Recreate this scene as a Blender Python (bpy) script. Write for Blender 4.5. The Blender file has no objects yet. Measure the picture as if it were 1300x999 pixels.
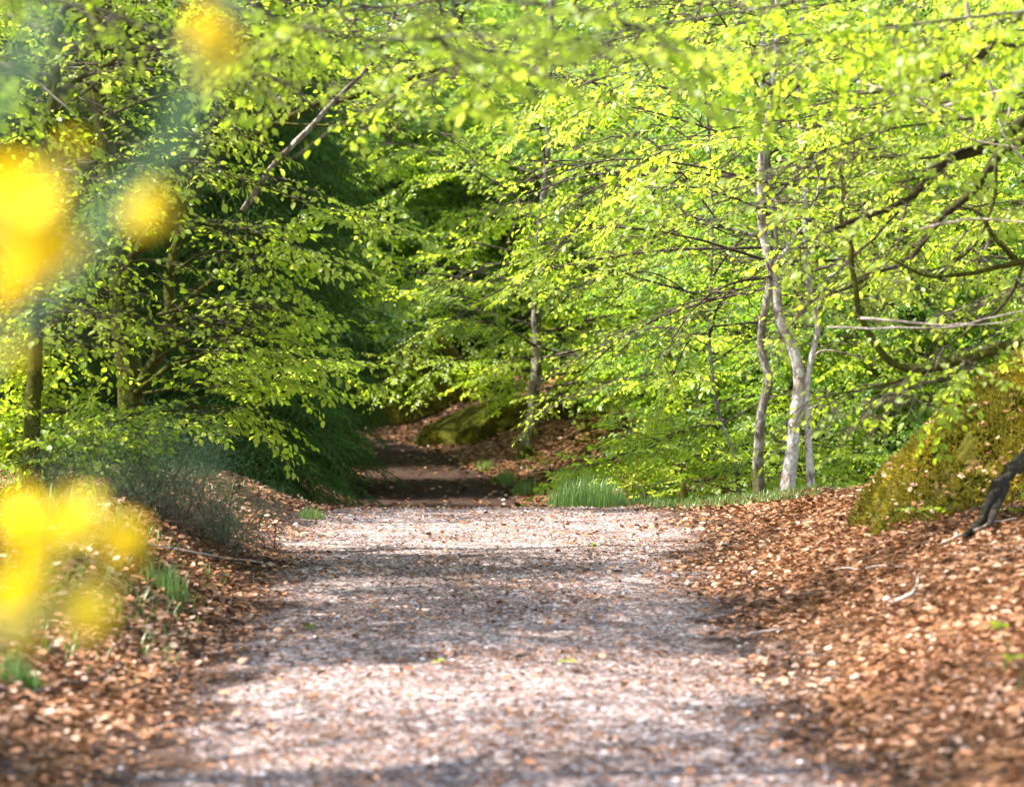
import bpy, math
import numpy as np
rng = np.random.default_rng(11)
C = bpy.context.scene
COL = C.collection
F, HC = 3686.0, 1.3                      # telephoto: focal length in photo pixels, eye height


def P(px, py, D):
    """a point seen at photo pixel (px, py), D metres ahead"""
    return np.array([(px - 650) / F * D, D, HC - (py - 499.5) / F * D])


def PL(D, *pts):
    """polyline of pixels; a third number in a point overrides the distance"""
    return [P(p[0], p[1], p[2] if len(p) > 2 else D) for p in pts]


SUN = np.array([-0.66, -0.06, 1.0])
SUN = SUN / np.linalg.norm(SUN)


def unit(v):
    v = np.asarray(v, float)
    return v / (np.linalg.norm(v, axis=-1, keepdims=True) + 1e-12)


# ------------------------------------------------------------------ noise, terrain
def _hash(ix, iy, s):
    n = (ix * 374761393 + iy * 668265263 + s * 1442695041) & 0x7fffffff
    n = ((n ^ (n >> 13)) * 1274126177) & 0x7fffffff
    return ((n ^ (n >> 16)) & 0xffff) / 65535.0


def vnoise(x, y, s=0):
    x = np.asarray(x, float); y = np.asarray(y, float)
    ix = np.floor(x).astype(np.int64); iy = np.floor(y).astype(np.int64)
    fx = x - ix; fy = y - iy
    fx = fx * fx * (3 - 2 * fx); fy = fy * fy * (3 - 2 * fy)
    a = _hash(ix, iy, s); b = _hash(ix + 1, iy, s); c = _hash(ix, iy + 1, s); d = _hash(ix + 1, iy + 1, s)
    return (a + (b - a) * fx) * (1 - fy) + (c + (d - c) * fx) * fy - 0.5


def sstep(a, b, x):
    t = np.clip((np.asarray(x, float) - a) / (b - a), 0, 1)
    return t * t * (3 - 2 * t)


_CY = [-40, 0, 10, 20, 24, 28, 32, 35, 37.5, 39.3, 40.6, 41.6, 42.4, 43.5]
_CX = [0.1, -0.05, -0.1, -0.2, -0.26, -0.48, -0.78, -1.1, -1.6, -2.3, -3.4, -4.8, -7.0, -14.0]
_t = np.linspace(0, 1, len(_CY)); _tt = np.linspace(0, 1, 400)
CLX = np.interp(_tt, _t, _CX); CLY = np.interp(_tt, _t, _CY)
for _ in range(6):
    CLX[1:-1] = (CLX[:-2] + 2 * CLX[1:-1] + CLX[2:]) / 4; CLY[1:-1] = (CLY[:-2] + 2 * CLY[1:-1] + CLY[2:]) / 4
CTX = np.gradient(CLX); CTY = np.gradient(CLY); _l = np.hypot(CTX, CTY); CTX /= _l; CTY /= _l
_HY = [-60, 0, 9, 12, 15, 18, 21, 23, 24.2, 26, 28, 30, 33, 36, 40, 43, 46, 60, 80, 120, 200, 400]
_HZ = [0, 0, 0.0, .05, .13, .23, .32, .36, .35, .24, .08, -.02, .13, .37, .66, .84, 1.05, 2.5, 5.0, 9.5, 18, 30]
_hy = np.linspace(-60, 400, 4601); _hz = np.interp(_hy, _HY, _HZ)
for _ in range(60):
    _hz[1:-1] = (_hz[:-2] + _hz[1:-1] + _hz[2:]) / 3


def path_dist(x, y):
    """signed distance to the path's centre line, positive to its right"""
    x = np.asarray(x, float).ravel(); y = np.asarray(y, float).ravel()
    out = np.empty(len(x))
    for i in range(0, len(x), 20000):
        dx = x[i:i+20000, None] - CLX[None]; dy = y[i:i+20000, None] - CLY[None]
        d2 = dx * dx + dy * dy
        k = d2.argmin(1); r = np.arange(len(k))
        sg = np.sign(dx[r, k] * CTY[k] - dy[r, k] * CTX[k])
        out[i:i+20000] = np.sqrt(d2[r, k]) * np.where(sg == 0, 1, sg)
    return out


def half_width(y):
    return np.interp(y, [0, 13, 17, 22, 25, 31, 36, 60], [1.4, 1.45, 1.55, 1.88, 1.6, .98, .8, .8])


def height(x, y, d=None):
    x = np.asarray(x, float); y = np.asarray(y, float); shp = np.broadcast(x, y).shape
    x = np.broadcast_to(x, shp).ravel(); y = np.broadcast_to(y, shp).ravel()
    if d is None:
        d = path_dist(x, y)
    z = np.interp(y, _hy, _hz)
    hw = half_width(y)
    L = np.clip(-d - np.minimum(hw * .85, 1.27), 0, None); R = np.clip(d - np.minimum(hw * .8, 1.2), 0, None)
    near = 1 - sstep(17, 23.5, y)
    far = sstep(32, 37, y)
    z = z + ((.20 + .27 * sstep(11, 16.5, y)) * near + .30 * (1 - near)) * sstep(0, 1.0, L) + .06 * np.clip(L - 1.4, 0, 8)
    z = z + (.50 * near + .10 * (1 - near)) * sstep(0, 1.7, R) + .05 * np.clip(R - 1.5, 0, 8) * (1 - far)
    z = z + far * (.40 * sstep(.1, 2.4, R) + .03 * np.clip(R - 2, 0, 10))
    rough = sstep(.0, 1.2, np.maximum(L, R))
    z = z + rough * (.10 * vnoise(x * .8, y * .8, 1) + .05 * vnoise(x * 2.3, y * 2.3, 2))
    z = z + far * sstep(.3, 1.4, R) * (.34 * vnoise(x * .75 + 3, y * .9, 8) + .16 * vnoise(x * 2, y * 2.2, 9)) * (1 - sstep(48, 60, y))
    z = z + .022 * vnoise(x * 1.6, y * 1.6, 3) + .012 * vnoise(x * 5, y * 5, 4)
    z = z + sstep(45, 80, y) * 2.2 * vnoise(x * .05, y * .05, 5)
    return z.reshape(shp)


def H(x, y):
    return float(height(np.array([x]), np.array([y]))[0])


def G(px, py):
    """where the ray through a photo pixel meets the ground"""
    D = np.linspace(6, 60, 1500)
    x = (px - 650) / F * D; z = HC - (py - 499.5) / F * D
    k = np.argmax(z < height(x, D))
    return np.array([x[k], D[k], z[k]])


# ------------------------------------------------------------------ mesh helpers
class Geo:
    def __init__(self):
        self.v, self.f, self.m, self.a, self.b, self.n = [], [], [], [], [], 0

    def add(self, v, f, mat=0, rnd=0.5, moss=0.0):
        v = np.asarray(v, float).reshape(-1, 3); f = np.asarray(f, np.int64).reshape(-1, 3)
        if not len(f):
            return
        self.v.append(v); self.f.append(f + self.n); self.m.append(np.full(len(f), mat))
        self.a.append(np.broadcast_to(np.asarray(rnd, float), (len(v),)))
        self.b.append(np.broadcast_to(np.asarray(moss, float), (len(v),)))
        self.n += len(v)

    def build(self, name, mats, parent=None, origin=(0, 0, 0), smooth=True):
        v = np.concatenate(self.v) - np.asarray(origin, float)
        f = np.concatenate(self.f)
        me = bpy.data.meshes.new(name)
        me.vertices.add(len(v)); me.vertices.foreach_set('co', v.astype(np.float32).ravel())
        me.loops.add(len(f) * 3); me.loops.foreach_set('vertex_index', f.astype(np.int32).ravel())
        me.polygons.add(len(f)); me.polygons.foreach_set('loop_start', np.arange(0, len(f) * 3, 3, dtype=np.int32))
        me.polygons.foreach_set('material_index', np.concatenate(self.m).astype(np.int32))
        me.polygons.foreach_set('use_smooth', np.full(len(f), smooth))
        for nm, src in (('rnd', self.a), ('moss', self.b)):
            at = me.attributes.new(nm, 'FLOAT', 'POINT'); at.data.foreach_set('value', np.concatenate(src).astype(np.float32))
        for m in (mats if isinstance(mats, (list, tuple)) else [mats]):
            me.materials.append(m)
        me.update()
        o = bpy.data.objects.new(name, me); COL.objects.link(o)
        if parent is not None:
            o.parent = parent
        else:
            o.location = origin
        return o


def spline(pts, n, wob=0.0, seed=None):
    p = np.asarray(pts, float)
    if len(p) == 2:
        p = np.array([p[0], (p[0] + p[1]) / 2, p[1]])
    q = np.vstack([2 * p[0] - p[1], p, 2 * p[-1] - p[-2]])
    out = []
    t = np.linspace(0, len(p) - 1, n)
    for u in t:
        i = min(int(u), len(p) - 2); s = u - i
        a, b, c, d = q[i:i + 4]
        out.append(.5 * ((2 * b) + (-a + c) * s + (2 * a - 5 * b + 4 * c - d) * s * s + (-a + 3 * b - 3 * c + d) * s ** 3))
    out = np.array(out)
    if wob:
        w = rng.normal(0, wob, out.shape); w[0] = 0
        w = (w + np.roll(w, 1, 0)) / 2; w[0] = 0
        out = out + w
    return out


def tube(pts, rad, k=6, lump=0.0, flare=None):
    p = np.asarray(pts, float); n = len(p)
    r = np.asarray(rad, float) * np.ones(n)
    T = unit(np.gradient(p, axis=0))
    u = np.cross(T[0], [0.3, 0.9, 0.31]); u /= np.linalg.norm(u)
    ang = np.linspace(0, 2 * np.pi, k, endpoint=False)
    ca, sa = np.cos(ang)[:, None], np.sin(ang)[:, None]
    V = np.empty((n, k, 3))
    for i in range(n):
        u = u - T[i] * np.dot(u, T[i]); u /= np.linalg.norm(u) + 1e-12
        w = np.cross(T[i], u)
        rr = r[i] * (1 + lump * rng.normal(0, 1, (k, 1))) if lump else r[i]
        V[i] = p[i] + (u * ca + w * sa) * rr
    a = np.arange(k); b = (a + 1) % k
    fs = []
    for i in range(n - 1):
        o = i * k
        fs.append(np.stack([o + a, o + b, o + k + b], 1)); fs.append(np.stack([o + a, o + k + b, o + k + a], 1))
    V = V.reshape(-1, 3)
    V = np.vstack([V, p[0], p[-1]])
    fs.append(np.stack([b, a, np.full(k, n * k)], 1)); o = (n - 1) * k
    fs.append(np.stack([o + a, o + b, np.full(k, n * k + 1)], 1))
    return V, np.concatenate(fs)


def prop(o, label=None, cat=None, group=None, kind=None):
    for k, v in (('label', label), ('category', cat), ('group', group), ('kind', kind)):
        if v:
            o[k] = v
    return o


def empty(name, loc):
    o = bpy.data.objects.new(name, None); COL.objects.link(o); o.location = tuple(loc); o.empty_display_size = .2
    return o


def dup(root, loc, rz, sc=1.0, label=None, group=None):
    r = root.copy(); COL.objects.link(r); r.location = tuple(loc); r.rotation_euler = (0, 0, rz); r.scale = (sc, sc, sc)
    if label: r['label'] = label
    if group: r['group'] = group
    for ch in list(root.children):
        c = ch.copy(); COL.objects.link(c); c.parent = r
    return r


# ------------------------------------------------------------------ materials
def new_mat(name):
    m = bpy.data.materials.new(name); m.use_nodes = True
    nt = m.node_tree; nt.nodes.clear()
    out = nt.nodes.new('ShaderNodeOutputMaterial')
    return m, nt, out


def N(nt, t, **kw):
    n = nt.nodes.new(t)
    for k, v in kw.items():
        if k in n.inputs.keys():
            n.inputs[k].default_value = v
        else:
            setattr(n, k, v)
    return n


def ramp(nt, fac, stops, interp='LINEAR'):
    r = nt.nodes.new('ShaderNodeValToRGB'); r.color_ramp.interpolation = interp
    e = r.color_ramp.elements
    while len(e) < len(stops): e.new(.5)
    for k, (p, c) in enumerate(stops):
        e[k].position = p; e[k].color = (*c, 1)
    nt.links.new(fac, r.inputs[0])
    return r.outputs[0]


def attr(nt, name):
    a = nt.nodes.new('ShaderNodeAttribute'); a.attribute_name = name
    return a.outputs['Fac']


def mixc(nt, fac, a, b):
    m = nt.nodes.new('ShaderNodeMix'); m.data_type = 'RGBA'
    for s, i in ((fac, 0), (a, 6), (b, 7)):
        if hasattr(s, 'links'): nt.links.new(s, m.inputs[i])
        elif isinstance(s, (int, float)): m.inputs[i].default_value = s
        else: m.inputs[i].default_value = (*s, 1)
    return m.outputs[2]


def noise(nt, scale, detail=4, rough=.6, vec=None, dist=0.0):
    n = nt.nodes.new('ShaderNodeTexNoise'); n.inputs['Scale'].default_value = scale
    n.inputs['Detail'].default_value = detail; n.inputs['Roughness'].default_value = rough; n.inputs['Distortion'].default_value = dist
    if vec is not None: nt.links.new(vec, n.inputs['Vector'])
    return n.outputs['Fac']


def coords(nt, scale=(1, 1, 1)):
    t = nt.nodes.new('ShaderNodeTexCoord'); m = nt.nodes.new('ShaderNodeMapping'); m.inputs['Scale'].default_value = scale
    nt.links.new(t.outputs['Object'], m.inputs['Vector'])
    return m.outputs[0]


def leaf_mat(name, refl, trans, amount=.5, gloss=.05):
    """thin leaf: reflects and lets light through; refl/trans are ramps over the leaf's own random number"""
    m, nt, out = new_mat(name)
    r = attr(nt, 'rnd')
    d = nt.nodes.new('ShaderNodeBsdfDiffuse'); t = nt.nodes.new('ShaderNodeBsdfTranslucent'); g = nt.nodes.new('ShaderNodeBsdfGlossy')
    nt.links.new(ramp(nt, r, refl), d.inputs['Color']); nt.links.new(ramp(nt, r, trans), t.inputs['Color'])
    g.inputs['Roughness'].default_value = .42; g.inputs['Color'].default_value = (.9, .95, .9, 1)
    m1 = nt.nodes.new('ShaderNodeMixShader'); m1.inputs[0].default_value = amount
    nt.links.new(d.outputs[0], m1.inputs[1]); nt.links.new(t.outputs[0], m1.inputs[2])
    m2 = nt.nodes.new('ShaderNodeMixShader'); m2.inputs[0].default_value = gloss
    nt.links.new(m1.outputs[0], m2.inputs[1]); nt.links.new(g.outputs[0], m2.inputs[2])
    nt.links.new(m2.outputs[0], out.inputs[0])
    return m


def solid(name, colour, bump=None, rough=.85, spec=.12):
    """colour: function(nt) -> colour socket"""
    m, nt, out = new_mat(name)
    p = nt.nodes.new('ShaderNodeBsdfPrincipled'); p.inputs['Roughness'].default_value = rough
    p.inputs['Specular IOR Level'].default_value = spec
    nt.links.new(colour(nt), p.inputs['Base Color'])
    if bump:
        b = nt.nodes.new('ShaderNodeBump'); b.inputs['Strength'].default_value = bump[0]; b.inputs['Distance'].default_value = bump[1]
        nt.links.new(bump[2](nt), b.inputs['Height']); nt.links.new(b.outputs[0], p.inputs['Normal'])
    nt.links.new(p.outputs[0], out.inputs[0])
    return m


M = {}
M['leaf'] = leaf_mat('beech_leaf', [(0, (.12, .20, .02)), (.5, (.20, .29, .025)), (1, (.32, .38, .05))],
                     [(0, (.36, .53, .02)), (.5, (.55, .70, .035)), (1, (.78, .82, .12))], .58, .02)
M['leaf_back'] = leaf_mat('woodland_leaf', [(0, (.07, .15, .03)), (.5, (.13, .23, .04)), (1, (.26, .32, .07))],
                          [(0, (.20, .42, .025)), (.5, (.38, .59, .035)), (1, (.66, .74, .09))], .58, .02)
M['leaf_deep'] = leaf_mat('deep_leaf', [(0, (.03, .085, .02)), (1, (.06, .13, .03))], [(0, (.06, .16, .02)), (1, (.14, .26, .03))], .4, .08)
M['needle'] = leaf_mat('needle', [(0, (.03, .075, .012)), (.6, (.06, .125, .018)), (1, (.13, .20, .03))], [(0, (.04, .10, .012)), (1, (.11, .20, .025))], .3, .015)
M['gorse_green'] = leaf_mat('gorse_green', [(0, (.08, .18, .09)), (1, (.19, .29, .14))], [(0, (.09, .2, .08)), (1, (.18, .3, .1))], .25, .04)
M['gorse_dead'] = leaf_mat('gorse_dead', [(0, (.16, .10, .08)), (1, (.36, .25, .19))], [(0, (.1, .06, .04)), (1, (.2, .12, .07))], .2, .02)
M['petal'] = leaf_mat('petal', [(0, (.82, .60, .007)), (1, (.86, .67, .009))], [(0, (.85, .62, .007)), (1, (.88, .68, .009))], .3, .02)
M['grass'] = leaf_mat('grass', [(0, (.09, .16, .025)), (.7, (.14, .24, .04)), (1, (.30, .27, .12))], [(0, (.14, .27, .03)), (.7, (.22, .38, .05)), (1, (.36, .32, .14))], .4, .05)
M['litter'] = leaf_mat('litter', [(0, (.06, .03, .018)), (.25, (.15, .062, .03)), (.5, (.27, .115, .052)), (.75, (.38, .18, .095)), (1, (.52, .34, .25))],
                       [(0, (.03, .015, .005)), (1, (.3, .16, .06))], .12, .035)
M['moss'] = leaf_mat('moss', [(0, (.055, .055, .008)), (.45, (.15, .135, .012)), (.75, (.24, .20, .018)), (1, (.38, .26, .02))],
                     [(0, (.06, .06, .01)), (1, (.28, .22, .02))], .3, .02)


def bark(name, stops, sc, mossc=((.016, .019, .003), (.10, .098, .010))):
    def colour(nt):
        base = ramp(nt, noise(nt, 1.0, 6, .68, coords(nt, sc), .6), stops)
        fine = noise(nt, 46, 3, .7, coords(nt, (1, 1, .5)))
        base = mixc(nt, ramp(nt, fine, [(.35, (.5, .5, .5)), (.62, (0, 0, 0))]), base, tuple(c * .45 for c in stops[0][1]))
        ms = ramp(nt, noise(nt, 60, 4, .7, coords(nt)), [(.3, mossc[0]), (.7, mossc[1])])
        f = nt.nodes.new('ShaderNodeMath'); f.operation = 'MULTIPLY_ADD'; f.inputs[1].default_value = 1.5; f.use_clamp = True
        nt.links.new(attr(nt, 'moss'), f.inputs[0])
        mm = nt.nodes.new('ShaderNodeMath'); mm.operation = 'SUBTRACT'; mm.inputs[1].default_value = .78
        nt.links.new(noise(nt, 9, 4, .6, coords(nt)), mm.inputs[0]); nt.links.new(mm.outputs[0], f.inputs[2])
        g = nt.nodes.new('ShaderNodeMath'); g.operation = 'MULTIPLY'; g.inputs[1].default_value = 3.0; g.use_clamp = True
        nt.links.new(f.outputs[0], g.inputs[0])
        return mixc(nt, g.outputs[0], base, ms)
    return solid(name, colour, (1.0, .02, lambda nt: noise(nt, 48, 5, .7, coords(nt, (1, 1, .6)))))


M['bark_pale'] = bark('bark_pale', [(.28, (.13, .085, .07)), (.40, (.27, .18, .15)), (.47, (.54, .48, .44)), (.7, (.78, .75, .71))], (9, 9, 7))
M['bark_grey'] = bark('bark_grey', [(.25, (.08, .06, .048)), (.48, (.19, .155, .125)), (.58, (.40, .37, .32)), (.8, (.6, .57, .52))], (12, 12, 5))
M['bark_dark'] = bark('bark_dark', [(.3, (.02, .015, .012)), (.55, (.055, .042, .032)), (.8, (.14, .11, .09))], (12, 12, 5))
M['twig'] = solid('twig', lambda nt: ramp(nt, noise(nt, 14, 3, .6, coords(nt)), [(.35, (.035, .025, .02)), (.6, (.10, .075, .055)), (.8, (.22, .17, .14))]))
M['twig_pale'] = solid('twig_pale', lambda nt: ramp(nt, noise(nt, 14, 3, .6, coords(nt)), [(.3, (.20, .14, .115)), (.7, (.52, .44, .39))]))


def ground_colour(nt):
    co = coords(nt)
    v = nt.nodes.new('ShaderNodeTexVoronoi'); v.inputs['Scale'].default_value = 22; nt.links.new(co, v.inputs['Vector'])
    sep = nt.nodes.new('ShaderNodeSeparateColor'); nt.links.new(v.outputs['Color'], sep.inputs[0])
    lit = ramp(nt, sep.outputs[0], [(0, (.06, .03, .018)), (.4, (.15, .07, .035)), (.75, (.28, .13, .06)), (1, (.42, .25, .15))])
    lit = mixc(nt, ramp(nt, noise(nt, 3.5, 5, .6, co), [(.4, (0, 0, 0)), (.65, (.6, .6, .6))]), lit, (.085, .05, .034))
    ms = ramp(nt, noise(nt, 30, 5, .65, co), [(.3, (.022, .024, .005)), (.55, (.075, .07, .01)), (.75, (.13, .115, .015))])
    f = nt.nodes.new('ShaderNodeMath'); f.operation = 'ADD'; nt.links.new(attr(nt, 'moss'), f.inputs[0])
    nt.links.new(noise(nt, 4, 5, .65, co), f.inputs[1])
    return mixc(nt, ramp(nt, f.outputs[0], [(.78, (0, 0, 0)), (.98, (1, 1, 1))]), lit, ms)


M['ground'] = solid('ground', ground_colour, (.9, .05, lambda nt: noise(nt, 24, 6, .7, coords(nt))), 1.0, .02)


def path_colour(nt):
    co = coords(nt)
    v = nt.nodes.new('ShaderNodeTexVoronoi'); v.inputs['Scale'].default_value = 55; nt.links.new(co, v.inputs['Vector'])
    sep = nt.nodes.new('ShaderNodeSeparateColor'); nt.links.new(v.outputs['Color'], sep.inputs[0])
    grit = ramp(nt, sep.outputs[0], [(0, (.08, .05, .042)), (.35, (.18, .12, .104)), (.7, (.33, .24, .22)), (1, (.60, .52, .50))])
    soil = ramp(nt, sep.outputs[1], [(0, (.022, .013, .009)), (.5, (.055, .032, .023)), (1, (.15, .088, .062))])
    n = nt.nodes.new('ShaderNodeMath'); n.operation = 'ADD'
    nt.links.new(noise(nt, 1.7, 6, .65, co), n.inputs[0]); nt.links.new(attr(nt, 'moss'), n.inputs[1])
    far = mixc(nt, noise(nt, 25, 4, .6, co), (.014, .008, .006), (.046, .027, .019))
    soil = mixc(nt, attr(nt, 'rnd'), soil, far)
    return mixc(nt, ramp(nt, n.outputs[0], [(.43, (0, 0, 0)), (.66, (.94, .94, .94))]), grit, soil)


M['path'] = solid('path', path_colour, (.8, .02, lambda nt: noise(nt, 60, 5, .7, coords(nt))), 1.0, 0.0)
M['stone'] = solid('stone', lambda nt: ramp(nt, attr(nt, 'rnd'), [(0, (.12, .09, .085)), (.5, (.3, .24, .23)), (.85, (.5, .45, .45)), (1, (.75, .74, .76))]), None, .8)

# ------------------------------------------------------------------ leaf sprays
# leaf templates: (verts, tris); x along the leaf, y across, z its normal
LN = (np.array([[0, 0, 0], [.36, 0, -.01], [.7, 0, -.04], [1, 0, -.13], [.22, .25, .055], [.58, .30, .04], [.22, -.25, .055], [.58, -.30, .04]]),
      np.array([[0, 1, 4], [1, 2, 5], [1, 5, 4], [2, 3, 5], [1, 0, 6], [2, 1, 7], [7, 1, 6], [3, 2, 7]]))
LF = (np.array([[0, 0, 0], [.25, .27, .05], [.66, .27, .02], [1, 0, -.12], [.66, -.27, .02], [.25, -.27, .05]]),
      np.array([[0, 2, 1], [0, 3, 2], [0, 4, 3], [0, 5, 4]]))


def leaves_at(tpl, pos, ax, nm, size):
    """(n, V, 3) vertices of leaves"""
    ax = unit(ax); nm = unit(nm - ax * (nm * ax).sum(-1, keepdims=True)); sd = np.cross(nm, ax)
    T = tpl[0]
    return pos[:, None] + size[:, None, None] * (T[None, :, 0, None] * ax[:, None] + T[None, :, 1, None] * sd[:, None] + T[None, :, 2, None] * nm[:, None])


def make_spray(L, near, leaf=.053):
    g = Geo()
    n = 7
    ax = np.zeros((n, 3)); ax[:, 0] = np.linspace(0, L, n)
    ax[1:, 1] = np.cumsum(rng.normal(0, .022 * L, n - 1)); ax[1:, 2] = np.cumsum(rng.normal(0, .02 * L, n - 1)) - np.linspace(0, .16 * L, n)[1:] ** 1.3
    g.add(*tube(ax, np.linspace(.0048, .0014, n) * (.6 + L * .6), 3))
    segs = [(ax, .12)]
    s = .10 * L; sg = 1 if rng.random() < .5 else -1
    while s < .95 * L:
        if rng.random() < .88:
            f = s / L; i = min(int(f * (n - 1)), n - 2); b = ax[i] + (ax[i + 1] - ax[i]) * (f * (n - 1) - i)
            l = L * (.50 * (1 - f) ** .8 + .08) * rng.uniform(.6, 1.15)
            a = sg * math.radians(rng.uniform(35, 62))
            e = b + l * np.array([math.cos(a), math.sin(a), rng.uniform(-.32, .14)])
            tw = spline([b, (b + e) / 2 + [0, 0, .03 * l], e], 4)
            if near:
                g.add(*tube(tw, np.linspace(.0021, .0009, 4), 3))
            segs.append((tw, 0))
        sg = -sg; s += rng.uniform(.055, .095)
    pos, dr, sides = [], [], []
    for tw, st in segs:
        l = np.linalg.norm(tw[-1] - tw[0]); m = max(2, int(l / .029)); t = np.linspace(st + .12, 1, m)
        k = len(tw) - 1
        for j, u in enumerate(t):
            i = min(int(u * k), k - 1); q = tw[i] + (tw[i + 1] - tw[i]) * (u * k - i)
            d = tw[i + 1] - tw[i]; d /= np.linalg.norm(d)
            a = (1 if j % 2 else -1) * math.radians(rng.uniform(32, 72)) if j < m - 1 else 0
            c, s_ = math.cos(a), math.sin(a)
            pos.append(q); dr.append([d[0] * c - d[1] * s_, d[0] * s_ + d[1] * c, d[2] - rng.uniform(-.08, .5)])
    pos, dr = np.array(pos), np.array(dr)
    nm = np.stack([rng.normal(0, .5, len(pos)), rng.normal(0, .5, len(pos)), np.ones(len(pos))], 1)
    size = leaf * (.9 if near else 1.0) * rng.uniform(.5, 1.25, len(pos))
    LV = leaves_at(LN if near else LF, pos, dr, nm, size)
    return np.concatenate(g.v), np.concatenate(g.f), LV, rng.random(len(pos))


SPR = {}
for cls, L in (('s', .42), ('m', .68), ('l', .98)):
    for near in (True, False):
        SPR[cls, near] = [make_spray(L * rng.uniform(.9, 1.12), near) for _ in range(5)]

# shafts of sunlight kept open by gaps in the overhead canopy: (centre, radius across, radius along the view)
SHAFTS = []


def shafted(c, keep=.12):
    """True for canopy leaves that would stand in one of the gaps"""
    hit = np.zeros(len(c), bool)
    for q, r, ry in SHAFTS:
        d = c - q
        t = d @ SUN
        e = d - t[:, None] * SUN
        wob = .25 * vnoise(c[:, 0] * 3, c[:, 1] * 3 + c[:, 2] * 2, 21) + 1
        hit |= (t > .25) & ((e[:, 0] / r) ** 2 + (e[:, 1] / ry) ** 2 + (e[:, 2] / r) ** 2 < wob ** 2)
    return hit & (rng.random(len(c)) > keep)


def in_corridor(p):
    """air space above the path, kept free of foliage"""
    cx = np.interp(p[:, 1], CLY, CLX)
    d = np.abs(p[:, 0] - cx)
    hp = np.interp(p[:, 1], _hy, _hz)
    top = np.interp(p[:, 1], [0, 8, 12, 20, 26, 34], [3.2, 2.35, 2.0, 1.95, 1.75, 1.3])
    wid = np.interp(p[:, 1], [0, 10, 20, 26, 34], [2.6, 2.4, 1.7, 1.1, .9])
    return (p[:, 1] < 37) & (d < wid) & (p[:, 2] - hp < top)


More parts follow.
